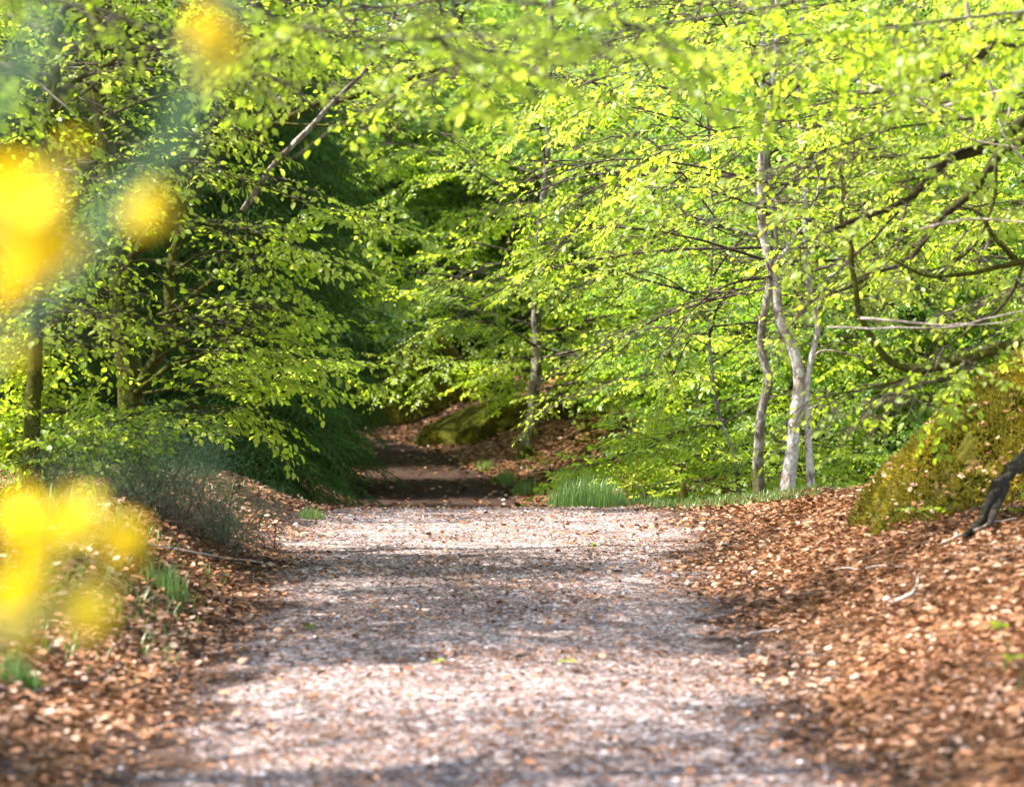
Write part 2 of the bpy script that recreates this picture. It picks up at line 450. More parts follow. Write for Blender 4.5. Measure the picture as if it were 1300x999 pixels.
class Tree:
    def __init__(s, name, label, cat, base, near, bark_m, leaf_m='leaf', group=None, clear=True, shafts=False, thin=0.0):
        s.name, s.label, s.cat, s.group = name, label, cat, group
        s.base = np.asarray(base, float); s.near = near; s.bark = bark_m; s.leafm = leaf_m
        s.trunk = Geo(); s.limbs = []; s.sp = []; s.wood = Geo(); s.clear = clear; s.shafts = shafts; s.thin = thin

    def tr(s, pts, r0, r1, k=10, n=None, moss=None, lump=.04, flare=1.0):
        n = n or max(8, 4 * len(pts)); p = spline(pts, n, r1 * .25)
        t = np.linspace(0, 1, n); r = r0 + (r1 - r0) * t ** .8
        r = r * (1 + (flare - 1) * np.exp(-t * n * .55))
        v, f = tube(p, r, k, lump)
        ms = 0 if moss is None else np.concatenate([np.repeat(np.interp(t, *moss), k), [0, 0]])
        s.trunk.add(v, f, 0, .5, ms)
        return p

    def limb(s, pts, r0, r1, k=7, n=None, moss=0.0, sep=True, mat=None, wob=.12):
        n = n or max(7, 4 * len(pts)); p = spline(pts, n, max(r0 * wob, .004))
        v, f = tube(p, np.linspace(r0, r1, n), k, .11)
        if sep:
            g = Geo(); g.add(v, f, 0, .5, moss); s.limbs.append((g, mat or s.bark))
        else:
            s.wood.add(v, f, 0, .5, moss)
        return p

    def spray(s, cls, pos, d, tilt=.25, sc=None):
        d = unit(d); up = np.array([rng.normal(0, tilt), rng.normal(0, tilt), 1.0])
        side = unit(np.cross(up, d)); up = np.cross(d, side)
        s.sp.append((cls, int(rng.integers(5)), np.stack([d, side, up], 1) * (sc or rng.uniform(.85, 1.2)), np.asarray(pos, float)))

    def shoot(s, pos, d, L, droop=.25, dens=1.0):
        """a side branch of length L from pos, hung with leaf sprays on both sides"""
        d = unit(d); n = 6
        p = pos + d * np.linspace(0, L, n)[:, None]
        p[:, 2] -= droop * L * np.linspace(0, 1, n) ** 2
        p[1:] += rng.normal(0, .03 * L, (n - 1, 3))
        s.wood.add(*tube(p, np.linspace(.004 + .006 * L, .0025, n), 4))
        u = .18; sg = 1 if rng.random() < .5 else -1
        step = .185 / max(L, .3) / dens
        while u < .97:
            i = min(int(u * (n - 1)), n - 2); q = p[i] + (p[i + 1] - p[i]) * (u * (n - 1) - i); t = p[i + 1] - p[i]
            a = sg * math.radians(rng.uniform(35, 70)); c, s_ = math.cos(a), math.sin(a)
            s.spray('m' if (1 - u) * L > .6 else 's', q, [t[0] * c - t[1] * s_, t[0] * s_ + t[1] * c, t[2] + np.linalg.norm(t) * rng.uniform(-.3, .15)])
            sg = -sg; u += step * rng.uniform(.75, 1.3)
        s.spray('m' if L > .7 else 's', p[-1], p[-1] - p[-2])

    def leafy(s, p, start, n, L=(.5, 1.2), droop=.25, dens=1.0, spread=(35, 80), lift=.05):
        """n side branches along the outer part of a limb, and one at its end"""
        m = len(p) - 1; sg = 1
        for u in np.linspace(start, .98, n):
            u = min(max(u + rng.normal(0, .02), 0), .99); i = min(int(u * m), m - 1)
            q = p[i] + (p[i + 1] - p[i]) * (u * m - i); t = unit(p[i + 1] - p[i])
            a = sg * math.radians(rng.uniform(*spread)); c, s_ = math.cos(a), math.sin(a)
            h = np.array([t[0] * c - t[1] * s_, t[0] * s_ + t[1] * c, t[2] * .35 + lift + rng.normal(0, .16)])
            s.shoot(q, h, rng.uniform(*L) * (1.1 - .5 * u), droop, dens); sg = -sg
        s.shoot(p[-1], p[-1] - p[-3], L[0] * .9, droop, dens)

    def crown(s, p, h0, n, R, up=.35, L=(.6, 1.3), droop=.3, sub=5, taper=.55, az=None, dens=1.0, r0=.035, sep=False):
        """procedural limbs round a trunk from fraction h0 of its length to its top"""
        m = len(p) - 1; ang = rng.uniform(0, 6.28)
        for j in range(n):
            u = h0 + (1 - h0) * (j + rng.uniform(0, .8)) / n; u = min(u, .985); i = min(int(u * m), m - 1)
            q = p[i] + (p[i + 1] - p[i]) * (u * m - i)
            ang += 2.4 + rng.normal(0, .35)
            if az is not None: a_ = math.radians(rng.uniform(*az))
            else: a_ = ang
            f = (u - h0) / (1 - h0)
            l = R * (1 - taper * f ** 1.5) * rng.uniform(.65, 1.1)
            e = up + .9 * f ** 2 + rng.normal(0, .1)
            d = np.array([math.cos(a_), math.sin(a_), e]); d /= np.linalg.norm(d)
            pts = [q, q + d * l * .4, q + d * l * .75 + [0, 0, -.05 * l], q + d * l + [0, 0, -droop * .55 * l]]
            w = s.limb(pts, r0 * (1.1 - .5 * f), .006, 5, 9, .25, sep)
            s.leafy(w, .22, sub, L, droop, dens)

    def finish(s, cull=None):
        root = empty(s.name, s.base)
        prop(root, s.label, s.cat, s.group)
        if s.trunk.n: s.trunk.build('trunk', M[s.bark], root, s.base)
        for g, mt in s.limbs: g.build('branch', M[mt], root, s.base)
        # crown: leaves (material 0) and fine twigs (material 1)
        g = Geo()
        if s.wood.n:
            g.add(np.concatenate(s.wood.v), np.concatenate(s.wood.f), 1)
        if s.thin: s.sp = [q for q in s.sp if rng.random() > s.thin]
        if s.clear and s.sp:
            ps = np.array([q[3] + q[2][:, 0] * .4 for q in s.sp]); bad = in_corridor(ps)
            s.sp = [q for q, b in zip(s.sp, bad) if not b]
        LT = LN if s.near else LF
        by = {}
        for c, k, m, t in s.sp: by.setdefault((c, k), []).append((m, t))
        for (c, k), lst in by.items():
            wv, wf, lv, lr = SPR[c, s.near][k]
            R = np.array([m for m, _ in lst]); T = np.array([t for _, t in lst]); K = len(lst)
            V = np.einsum('kij,vj->kvi', R, wv) + T[:, None]
            g.add(V.reshape(-1, 3), (wf[None] + (np.arange(K) * len(wv))[:, None, None]).reshape(-1, 3), 1)
            nl, nv = lv.shape[:2]
            V = (np.einsum('kij,lvj->klvi', R, lv) + T[:, None, None]).reshape(-1, nv, 3)
            rn = np.clip(np.tile(lr, K) * .45 + np.repeat(rng.random(K), nl) * .55 + rng.normal(0, .06, K * nl), 0, 1)
            cen = V.mean(1)
            ok = np.ones(len(V), bool)
            if s.shafts: ok &= ~shafted(cen, s.shafts if isinstance(s.shafts, float) else .12)
            if cull is not None: ok &= ~cull(cen)
            V, rn = V[ok], rn[ok]
            g.add(V.reshape(-1, 3), (LT[1][None] + (np.arange(len(V)) * nv)[:, None, None]).reshape(-1, 3), 0, np.repeat(rn, nv))
        s.nl = sum(len(SPR[c, s.near][k][2]) for c, k, _, _ in s.sp)
        if g.n: g.build('crown', [M[s.leafm], M['twig']], root, s.base)
        s.root = root
        return root


# ------------------------------------------------------------------ ground and path
def axis(breaks):
    out = [breaks[0][0]]
    for (a, st), (b, _) in zip(breaks[:-1], breaks[1:]):
        n = max(1, round((b - a) / st)); out += list(np.linspace(a, b, n + 1)[1:])
    return np.array(out)


gx = axis([(-260, 20), (-60, 4), (-16, .5), (-5, .085), (5, .5), (16, 4), (60, 20), (260, 1)])
gy = axis([(-60, 6), (-6, .5), (7, .1), (48, .35), (70, 1.5), (120, 8), (400, 1)])
X, Y = np.meshgrid(gx, gy)
dd = path_dist(X, Y).reshape(X.shape)
hw = half_width(Y)
Z = height(X, Y, dd.ravel())
Z = Z - .03 * (np.abs(dd) < hw * .8)             # the trodden bed the path's surfacing lies in
nx, ny = len(gx), len(gy)
i = np.arange(ny - 1)[:, None] * nx + np.arange(nx - 1)[None]
q = np.stack([i, i + 1, i + nx + 1, i + nx], -1).reshape(-1, 4)
moss = np.where(dd > 0, sstep(33, 36, Y) * sstep(.6, 1.6, dd - hw) * .40, 0) + .5 * sstep(46, 60, Y) * .3
moss = moss + .14 * sstep(.3, 1.6, -dd - hw) + .18 * vnoise(X * .9, Y * .9, 12) * sstep(.3, 1, np.abs(dd) - hw)
g = Geo(); g.add(np.stack([X, Y, Z], -1), np.concatenate([q[:, [0, 1, 2]], q[:, [0, 2, 3]]]), 0, .5, moss.ravel())
prop(g.build('ground', M['ground']), 'leaf strewn woodland floor with mossy banks rising either side of the path', 'ground', kind='structure')

st = np.linspace(0, len(CLX) - 1, 900)
cx = np.interp(st, np.arange(len(CLX)), CLX); cy = np.interp(st, np.arange(len(CLX)), CLY)
tx = np.interp(st, np.arange(len(CLX)), CTX); ty = np.interp(st, np.arange(len(CLX)), CTY)
acr = np.linspace(-1, 1, 31)
wl = half_width(cy) * (1 + .16 * vnoise(cy * .7, cy * 0 + 3, 30) + .10 * vnoise(cy * 2.6, cy * 0 + 5, 31))
wr = half_width(cy) * (1 + .16 * vnoise(cy * .7, cy * 0 + 9, 32) + .10 * vnoise(cy * 2.6, cy * 0 + 7, 33))
W = np.where(acr[None] < 0, wl[:, None], wr[:, None]) * acr[None]
PX = cx[:, None] + ty[:, None] * W; PY = cy[:, None] - tx[:, None] * W
PZ = height(PX, PY) + .006
edge = np.abs(acr)[None] * np.ones_like(PX)
i = np.arange(len(st) - 1)[:, None] * 31 + np.arange(30)[None]
q = np.stack([i, i + 1, i + 32, i + 31], -1).reshape(-1, 4)
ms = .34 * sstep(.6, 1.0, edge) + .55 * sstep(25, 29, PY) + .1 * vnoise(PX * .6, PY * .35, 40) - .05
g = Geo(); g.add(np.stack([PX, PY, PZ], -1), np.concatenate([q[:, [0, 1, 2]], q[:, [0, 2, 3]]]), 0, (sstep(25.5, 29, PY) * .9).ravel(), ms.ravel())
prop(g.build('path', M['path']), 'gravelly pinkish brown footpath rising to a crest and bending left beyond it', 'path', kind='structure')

# gaps in the canopy: where the sun reaches the ground and the lowest leaves
for (px, py, r, ry) in ((560, 860, .65, .6), (720, 845, .6, .6), (640, 930, 1.0, .7), (460, 890, .55, .45), (830, 850, .5, .45), (600, 692, .65, .26), (860, 695, .5, .3), (180, 840, .4, .4), (60, 880, .4, .4), (260, 930, .5, .4), (330, 760, .25, .2), (470, 668, .35, .25),
                        (790, 700, .35, .3), (720, 655, .4, .35), (930, 690, .3, .3), (960, 800, .3, .4), (1030, 720, .6, .7), (1150, 760, .75, 1.1), (1250, 800, .75, 1.2), (1080, 860, .4, .5), (1200, 680, .4, .5),
                        (1200, 900, .5, .7), (280, 650, .4, .3), (150, 640, .3, .3), (330, 905, .25, .2), (200, 760, .2, .2), (860, 960, .6, .5), (400, 960, .5, .4)):
    SHAFTS.append((G(px, py), r, ry))
for (px, py, D, r, ry) in ((1200, 570, 15.8, .8, 1.2), (240, 440, 17.6, .85, 1.0), (215, 570, 17.0, .6, .7), (120, 500, 17, .7, 1.0), (330, 500, 17.4, .5, .8), (300, 150, 17.5, .7, 1), (440, 70, 9, .9, .8),
                           (1005, 500, 25, .9, 1.6), (410, 330, 26.5, .6, .8), (900, 200, 24, 1.8, 2.5), (1150, 250, 15.5, 1.1, 1.5), (760, 100, 20, 2.2, 3), (830, 520, 28, 1.6, 2.0), (1100, 500, 27, 1.2, 2),
                           (745, 630, 24.6, .5, .5), (60, 300, 1.5, .5, .6), (60, 720, 1.5, .5, .6), (270, 60, 1.5, .4, .4), (570, 578, 38.5, .25, .3)):
    SHAFTS.append((P(px, py, D), r * 1.15, ry * 1.1))


def scatter_leaves(name, label, region, n, dens, size, kind_leaf=LF, mat='litter', lo=0.0, tilt=.45, lift=.012, bias=0.0):
    x = rng.uniform(region[0], region[1], n); y = rng.uniform(region[2], region[3], n)
    d = path_dist(x, y); k = rng.random(n) < dens(x, y, d)
    k &= np.abs(x) < .19 * y + 2.0
    x, y, d = x[k], y[k], d[k]; n = len(x)
    z = height(x, y, d) + np.where(np.abs(d) < half_width(y), .01, 0) + rng.uniform(0, lift, n)
    a = rng.uniform(0, 2 * np.pi, n)
    ax = np.stack([np.cos(a), np.sin(a), rng.normal(0, tilt * .7, n)], 1)
    nm = np.stack([rng.normal(0, tilt, n), rng.normal(0, tilt, n), np.ones(n)], 1)
    V = leaves_at(kind_leaf, np.stack([x, y, z], 1), ax, nm, rng.uniform(*size, n))
    V[:, :, 2] += .005
    g = Geo(); nv = V.shape[1]
    r = np.clip(rng.beta(1.5, 1.8, n) + bias + .22 * vnoise(x * 5, y * 5, 51) + .32 * vnoise(x * 1.3, y * 1.3, 50), 0, 1)
    g.add(V.reshape(-1, 3), (kind_leaf[1][None] + (np.arange(n) * nv)[:, None, None]).reshape(-1, 3), 0, np.repeat(r, nv))
    return prop(g.build(name, M[mat]), label, 'leaf litter', kind='stuff')


CURL = (LF[0] * np.array([1, 1, 1]) + np.array([[0, 0, .05], [0, 0, .12], [0, 0, .10], [0, 0, .16], [0, 0, -.02], [0, 0, .03]]), LF[1])
scatter_leaves('fallen_leaves', 'rust and tan fallen beech leaves lying thick beside the near path', (-5, 5, 7, 26.5), 230000,
               lambda x, y, d: np.clip(.03 + sstep(.68, 1.22, np.abs(d) / half_width(y) + .45 * vnoise(x * 1.1, y * 1.1, 62)), 0, 1) * (.55 + .45 * (vnoise(x * 1.5, y * 1.5, 60) > -.2)), (.018, .056), CURL, bias=.06, tilt=.36)
scatter_leaves('leaf_crumbs', 'small broken leaf pieces trodden into the gravel path', (-1.8, 1.8, 7, 25), 46000,
               lambda x, y, d: (.3 + .7 * (vnoise(x * 1.2, y * .9, 61) > -.05)) * (1 - .6 * sstep(17, 22, y)), (.012, .032), LF, tilt=.3, lift=.004, bias=-.08)
scatter_leaves('fallen_leaves', 'brown fallen leaves in shade beyond the crest below the mossy bank', (-7, 7, 26.5, 50), 60000,
               lambda x, y, d: np.clip(.13 + sstep(.7, 1.1, np.abs(d) / half_width(y)), 0, 1) * np.where((y > 39) & (vnoise(x * .9, y * .9, 12) > .05), .35, .95), (.05, .085), CURL, bias=-.12)

# gravel
n = 15000
x = rng.uniform(-1.6, 1.6, n); y = 7 + 18 * rng.random(n) ** 1.2; d = path_dist(x, y)
k = np.abs(d) < half_width(y) * rng.uniform(.5, 1.05, n); x, y, d = x[k], y[k], d[k]; n = len(x)
oct_v = np.array([[1, 0, 0], [0, 1, 0], [-1, 0, 0], [0, -1, 0], [0, 0, .6], [.1, .1, -.6]], float)
oct_f = np.array([[0, 1, 4], [1, 2, 4], [2, 3, 4], [3, 0, 4], [1, 0, 5], [2, 1, 5], [3, 2, 5], [0, 3, 5]])
s = .0045 + .012 * rng.random(n) ** 3
V = oct_v[None] * (s[:, None, None] * rng.uniform(.6, 1.4, (n, 6, 1)))
a = rng.uniform(0, 6.28, n); c_, s_ = np.cos(a), np.sin(a)
V = np.stack([V[..., 0] * c_[:, None] - V[..., 1] * s_[:, None], V[..., 0] * s_[:, None] + V[..., 1] * c_[:, None], V[..., 2]], -1)
V = V + np.stack([x, y, height(x, y, d) + .008], 1)[:, None]
g = Geo(); g.add(V.reshape(-1, 3), (oct_f[None] + (np.arange(n) * 6)[:, None, None]).reshape(-1, 3), 0, np.repeat(rng.beta(1.5, 2, n), 6))
prop(g.build('gravel', M['stone'], smooth=False), 'loose grey and white grit on the path', 'gravel', kind='stuff')


# ------------------------------------------------------------------ grass
def blades(g, x, y, hgt, wid=.004, lean=.5, mat=0, z=None, spread=None, bias=0):
    n = len(x)
    z = height(x, y) - .01 if z is None else z
    a = rng.uniform(0, 6.28, n); l = hgt * rng.uniform(.5, 1.15, n)
    dr = np.stack([np.cos(a), np.sin(a)], 1) * (lean * rng.uniform(.2, 1, n))[:, None]
    if spread is not None: dr += spread
    w = np.stack([-np.sin(a), np.cos(a)], 1) * wid
    b = np.stack([x, y, z], 1)
    def pt(t, sgn, ww):
        o = np.zeros((n, 3)); o[:, :2] = dr * (l * t ** 1.8)[:, None] + w * sgn * ww; o[:, 2] = l * (t - .25 * lean * t * t)
        return b + o
    V = np.stack([pt(0 * l, -1, 1), pt(0 * l, 1, 1), pt(l * 0 + .45, -1, .9), pt(l * 0 + .45, 1, .9), pt(l * 0 + .8, -1, .55), pt(l * 0 + .8, 1, .55), pt(l * 0 + 1, 0, 0)], 1)
    f = np.array([[0, 1, 3], [0, 3, 2], [2, 3, 5], [2, 5, 4], [4, 5, 6]])
    g.add(V.reshape(-1, 3), (f[None] + (np.arange(n) * 7)[:, None, None]).reshape(-1, 3), mat, np.repeat(np.clip(rng.random(n) * .9 + bias, 0, 1), 7))


n = 16000
x = rng.uniform(-4.5, -.9, n); y = rng.uniform(12, 23.5, n); d = path_dist(x, y)
k = (-d > half_width(y) * .95) & (vnoise(x * 2.2, y * 2.2, 70) + .5 * vnoise(x * 6, y * 6, 71) > .06) & (rng.random(n) < .35 + .65 * sstep(.1, .8, -d - half_width(y)))
g = Geo(); blades(g, x[k], y[k], .12, .0035, .8)
n = 5000
x = rng.uniform(1.15, 3.4, n); y = rng.uniform(22.5, 26.5, n); k = vnoise(x * 2, y * 2, 72) > -.05
blades(g, x[k], y[k], .10, .0035, .7)
prop(g.build('grass', M['grass']), 'thin green and straw grass along the verges of the path', 'grass', kind='stuff')


def tuft(px, py, D, w, n, h, label, name='grass_tuft', ry=.3, bias=0.0, lean=.45):
    c = P(px, py, D); base = np.array([c[0], D, H(c[0], D)])
    x = c[0] + rng.uniform(-1, 1, n) * w; y = D + rng.uniform(-1, 1, n) * ry
    k = ((x - c[0]) / w) ** 2 + ((y - D) / ry) ** 2 < 1; x, y = x[k], y[k]
    g = Geo(); blades(g, x, y, h * (1 - .5 * ((x - c[0]) / w) ** 2), .0035, lean, bias=bias)
    return prop(g.build(name, M['grass'], origin=base), label, 'grass tuft')


tuft(745, 640, 24.9, .36, 1100, .32, 'bright green grass tuft at the crest on the right edge of the path', bias=-.02)
tuft(815, 640, 25.3, .22, 300, .16, 'short grass tuft beside the small mossy post')
tuft(640, 605, 34.2, .16, 260, .22, 'dark green grass tuft in leaf litter left of the pale trunk in the hollow')
tuft(668, 622, 33.2, .2, 300, .2, 'grass tuft in the hollow in front of the moss footed trunk')
tuft(615, 590, 35.8, .14, 160, .17, 'small grass tuft at the foot of the mossy bank beside the dark path')
tuft(160, 655, 15.4, .12, 160, .26, 'tall grass tuft at the left verge in front of the gorse', ry=.12)
tuft(215, 660, 15.0, .12, 150, .2, 'low grass tuft at the left verge nearest the path', ry=.12)
tuft(60, 630, 16.2, .3, 420, .18, 'wide tuft of long grass on the left bank behind the yellow flowers', ry=.25)
tuft(395, 640, 22.0, .11, 220, .13, 'short grass tuft at the foot of the dark spruce', ry=.12)
tuft(20, 850, 11.2, .12, 150, .16, 'grass tuft on leaf litter at the far left below the yellow flowers', ry=.15)

# ------------------------------------------------------------------ left: mossy beech A and its neighbours
DA = 18.6
bx, by = P(165, 560, DA + .3)[:2]
A = Tree('beech_tree', 'mossy many-limbed beech on the left bank in front of the dark spruce', 'tree', (bx, by, H(bx, by)), True, 'bark_dark', clear=False, shafts=.33)
tp = A.tr([(bx, by, H(bx, by) - .1), P(168, 520, DA + .3), P(158, 420, DA + .3), P(150, 320, DA + .3), P(135, 200, DA + .3), P(120, 50, DA + .4), P(110, -200, DA + .4), P(90, -600, DA + .5), P(90, -900, DA + .5)], .105, .025, 12,
          moss=([0, .3, 1], [1, 1, .4]), flare=1.5)
a1 = A.limb(PL(DA, (172, 500), (205, 440), (214, 400), (217, 340), (242, 262), (258, 216), (285, 150), (300, 60), (305, -120)), .045, .012, moss=.75)
a2 = A.limb(PL(DA, (165, 330, DA + .2), (228, 245), (258, 212), (310, 180), (352, 158), (400, 132), (432, 128), (505, 105), (560, 88), (625, 70)), .034, .010, moss=.85)
a3 = A.limb(PL(DA - .1, (262, 186), (283, 158), (300, 152), (335, 157), (385, 160), (440, 161), (515, 164)), .017, .007, moss=.45, mat='bark_grey')
a4 = A.limb(PL(DA - .35, (308, 268), (345, 212), (385, 172), (425, 128), (458, 96), (478, 72), (500, 20)), .021, .010, moss=.15, mat='bark_grey')
a5 = A.limb(PL(DA - .1, (205, 420), (232, 388), (272, 352), (300, 335)), .026, .010, moss=.9)
a6 = A.limb(PL(DA - .2, (172, 500), (210, 470), (235, 460), (272, 446), (330, 450), (390, 458)), .022, .005, moss=.5)
for pts, n, L in ((((150, 470), (110, 440), (60, 430), (0, 440)), 7, (.3, .6)), (((200, 455), (240, 432), (290, 426), (340, 434)), 4, (.16, .32)),
                  (((200, 400), (250, 388), (290, 386), (325, 392)), 6, (.14, .28)), (((180, 500), (240, 490), (290, 486), (350, 484)), 6, (.16, .34)),
                  (((170, 440), (130, 428), (90, 425), (60, 432)), 8, (.25, .4)), (((190, 425), (220, 414), (250, 412), (275, 412)), 7, (.2, .35)),
                  (((175, 520), (220, 520), (270, 516), (300, 518)), 5, (.16, .36)), (((170, 520), (110, 520), (60, 525), (20, 540)), 9, (.25, .5)),
                  (((220, 350), (250, 325), (285, 320), (315, 330)), 4, (.18, .35)), (((240, 270), (270, 285), (310, 292), (350, 305)), 4, (.2, .36)),
                  (((140, 250), (100, 260), (60, 290), (0, 300)), 8, (.35, .7)), (((260, 215), (330, 235), (400, 262), (440, 272)), 4, (.2, .36)),
                  (((130, 150), (180, 130), (250, 110), (330, 90)), 9, (.35, .7)), (((130, 120), (80, 90), (20, 60)), 7, (.4, .8)),
                  (((300, 60), (360, 50), (430, 40), (500, 50)), 8, (.35, .7)), 
                  (((210, 340), (180, 330), (130, 345), (90, 370)), 8, (.3, .5)), (((120, 0), (200, -30), (300, -30)), 7, (.5, .9)), (((240, 300), (200, 280), (150, 290), (110, 300)), 8, (.3, .5)),
                  (((150, 380), (170, 370), (140, 380), (90, 400)), 7, (.25, .4)), (((150, 220), (170, 210), (140, 205), (60, 220)), 8, (.3, .55)), (((150, 180), (190, 190), (230, 200)), 6, (.25, .5)),
                  (((130, 60), (180, 60), (260, 40), (330, 20)), 8, (.35, .7)), (((130, 100), (90, 130), (40, 160), (0, 170)), 8, (.35, .6)), (((150, 330), (110, 320), (50, 340), (10, 360)), 8, (.3, .5))):
    Dp = DA - rng.uniform(.4, 1.3)
    w = A.limb([P(pts[0][0], pts[0][1], DA)] + PL(Dp, *pts[1:]), .013, .003, moss=.4)
    A.leafy(w, .22, n, L, .08, 1.15, (30, 70), .06)
A.leafy(a2, .55, 8, (.25, .55), .15); A.leafy(a1, .65, 7, (.3, .7)); A.leafy(a6, .5, 5, (.14, .28), .1); A.leafy(a4, .85, 3, (.3, .5))
A.crown(tp, .55, 5, 1.8, az=(90, 290), L=(.4, .8), sub=4)
A.finish()

DT = 17.2
bx, by = P(40, 560, DT)[:2]
T = Tree('beech_tree', 'slender forked mossy beech at the far left edge of the wood', 'tree', (bx, by, H(bx, by)), True, 'bark_grey', shafts=.25)
tp = T.tr([(bx, by, H(bx, by) - .1)] + PL(DT, (44, 460), (54, 300), (58, 200), (63, 150), (70, 110), (68, 60), (62, 0), (64, -150), (60, -420), (70, -700)), .048, .02, 9, moss=([0, .5, 1], [.8, .8, .4]), flare=1.4)
f1 = T.limb(PL(DT, (60, 185), (48, 160), (35, 135), (12, 108), (-30, 70)), .026, .012, moss=.6)
f2 = T.limb(PL(DT, (68, 140), (88, 108), (128, 86), (170, 66), (230, 60)), .02, .007, moss=.4)
f3 = T.limb(PL(DT, (66, 46), (98, 26), (140, 2), (190, -30)), .022, .008, moss=.5)
f4 = T.limb(PL(DT - .3, (10, 78), (58, 115), (100, 150)), .010, .004, mat='twig_pale')
for w in (f1, f2, f3): T.leafy(w, .3, 7, (.3, .6), .15)
for pts in (((56, 260), (40, 255), (0, 270)), ((54, 300), (80, 300), (110, 320)), ((50, 380), (30, 380), (-10, 400)), ((50, 400), (80, 395), (120, 400)), ((58, 220), (90, 215), (130, 230))):
    w = T.limb([P(*pts[0], DT)] + PL(DT - .5, *pts[1:]), .010, .003, moss=.3); T.leafy(w, .1, 6, (.25, .45), .1)
T.crown(tp, .5, 5, 1.3, L=(.4, .8), sub=4)

T.finish()


# ------------------------------------------------------------------ conifers
def spruce_spray(L):
    g = Geo(); n = 5
    ax = np.zeros((n, 3)); ax[:, 0] = np.linspace(0, L, n); ax[:, 2] = -.28 * L * np.linspace(0, 1, n) ** 1.7
    segs = [ax]; s = .06
    sg = 1
    while s < L * .96:
        f = s / L; i = min(int(f * 4), 3); b = ax[i] + (ax[i + 1] - ax[i]) * (f * 4 - i)
        l = (.30 * (1 - f) + .07) * rng.uniform(.7, 1.2); a = sg * math.radians(rng.uniform(35, 60))
        e = b + l * np.array([math.cos(a), math.sin(a), -rng.uniform(.2, .75)])
        segs.append(np.array([b, (b + e) / 2 + [0, 0, .02], e])); sg = -sg; s += .045
    p0, dr = [], []
    for sgm in segs:
        l = np.linalg.norm(sgm[-1] - sgm[0]); m = int(l / .0055); k = len(sgm) - 1
        for u in np.linspace(0, 1, max(m, 4)):
            i = min(int(u * k), k - 1); q = sgm[i] + (sgm[i + 1] - sgm[i]) * (u * k - i); t = unit(sgm[i + 1] - sgm[i])
            r = unit(rng.normal(0, 1, 3)); r[2] *= .5
            p0.append(q); dr.append(t * 1.0 + r * .85)
    p0 = np.array(p0); dr = unit(np.array(dr)); w = unit(np.cross(dr, rng.normal(0, 1, dr.shape)))
    l = rng.uniform(.018, .034, len(p0))[:, None]
    V = np.stack([p0 - w * .0032, p0 + w * .0032, p0 + dr * l], 1)
    return V


def make_spruce(name, label, base, Ht, R, group=None):
    root = prop(empty(name, base), label, 'tree', group)
    g = Geo(); tr_ = spline([base - [0, 0, .1], base + [.03, 0, Ht * .5], base + [0, 0, Ht]], 12)
    g.add(*tube(tr_, np.linspace(.17, .015, 12), 9, .03)); g.build('trunk', M['bark_dark'], root, base)
    T = [spruce_spray(L) for L in (.45, .6, .6, .75)]
    lst = {}
    wood = Geo()
    z = .12; ang = 0
    while z < Ht * .985:
        f = z / Ht; rr = R * (1 - f) ** .75 * (1 if f > .06 else .85)
        nb = 11 if f < .55 else 8
        for j in range(nb):
            ang += 2.4; a = ang + rng.normal(0, .2)
            l = rr * rng.uniform(.75, 1.12); d = np.array([math.cos(a), math.sin(a), 0])
            c = base + [0, 0, z + rng.uniform(-.08, .08)]
            pt = np.array([c, c + d * l * .5 + [0, 0, -.06 * l], c + d * l + [0, 0, -.22 * l]])
            if f < .5: pt[:, 2] = np.maximum(pt[:, 2], base[2] + .1)
            wood.add(*tube(pt, [.012, .009, .004], 4))
            for u in np.arange(.15, 1.0, .12 / max(l, .3)):
                q = pt[0] + (pt[2] - pt[0]) * u; q[2] += .02
                b = a + rng.normal(0, .75); e = np.array([math.cos(b), math.sin(b), rng.uniform(-.55, .0)]); e = unit(e)
                side = unit(np.cross([0, 0, 1], e)); up = np.cross(e, side)
                lst.setdefault(int(rng.integers(4)), []).append((np.stack([e, side, up], 1) * rng.uniform(.8, 1.15), q))
        z += .20 if f < .55 else .3
    g = Geo(); g.add(np.concatenate(wood.v), np.concatenate(wood.f), 1)
    for k, ll in lst.items():
        Rm = np.array([m for m, _ in ll]); Tm = np.array([t for _, t in ll])
        V = (np.einsum('kij,lvj->klvi', Rm, T[k]) + Tm[:, None, None]).reshape(-1, 3)
        rn = np.repeat(np.clip(.35 + .25 * rng.random(len(ll)) + .0 * Tm[:, 2], 0, 1), len(T[k]) * 3) + np.repeat(rng.normal(0, .2, len(V) // 3), 3)
        g.add(V, np.arange(len(V)).reshape(-1, 3), 0, np.clip(rn, 0, 1))
    g.build('crown', [M['needle'], M['twig']], root, base)
    return root


x0, y0 = P(283, 600, 27.3)[:2]
sp = make_spruce('spruce_tree', 'dark green spruce with drooping branches to the ground on the left of the path', np.array([x0, y0, H(x0, y0)]), 9.5, 1.12)
for (px, D, rz, sc, lb) in ((150, 30.5, 1.3, 1.1, 'dark spruce behind the mossy beech on the left'), (-60, 27, 3.0, 1.15, 'dark spruce at the far left edge behind the forked beech'),
                            (170, 37, .4, 1.2, 'tall dark spruce added left of the hollow to shade it'), (30, 41, 2.9, 1.25, 'tall dark spruce added beyond the bend of the path to shade the hollow'), (345, 33.5, 2.1, 1.0, 'further dark spruce just behind the spruce at the path bend')):  # the two tall ones, mostly hidden, are added to shade the hollow
    c = P(px, 600, D); dup(sp, (c[0], D, H(c[0], D)), rz, sc, lb)

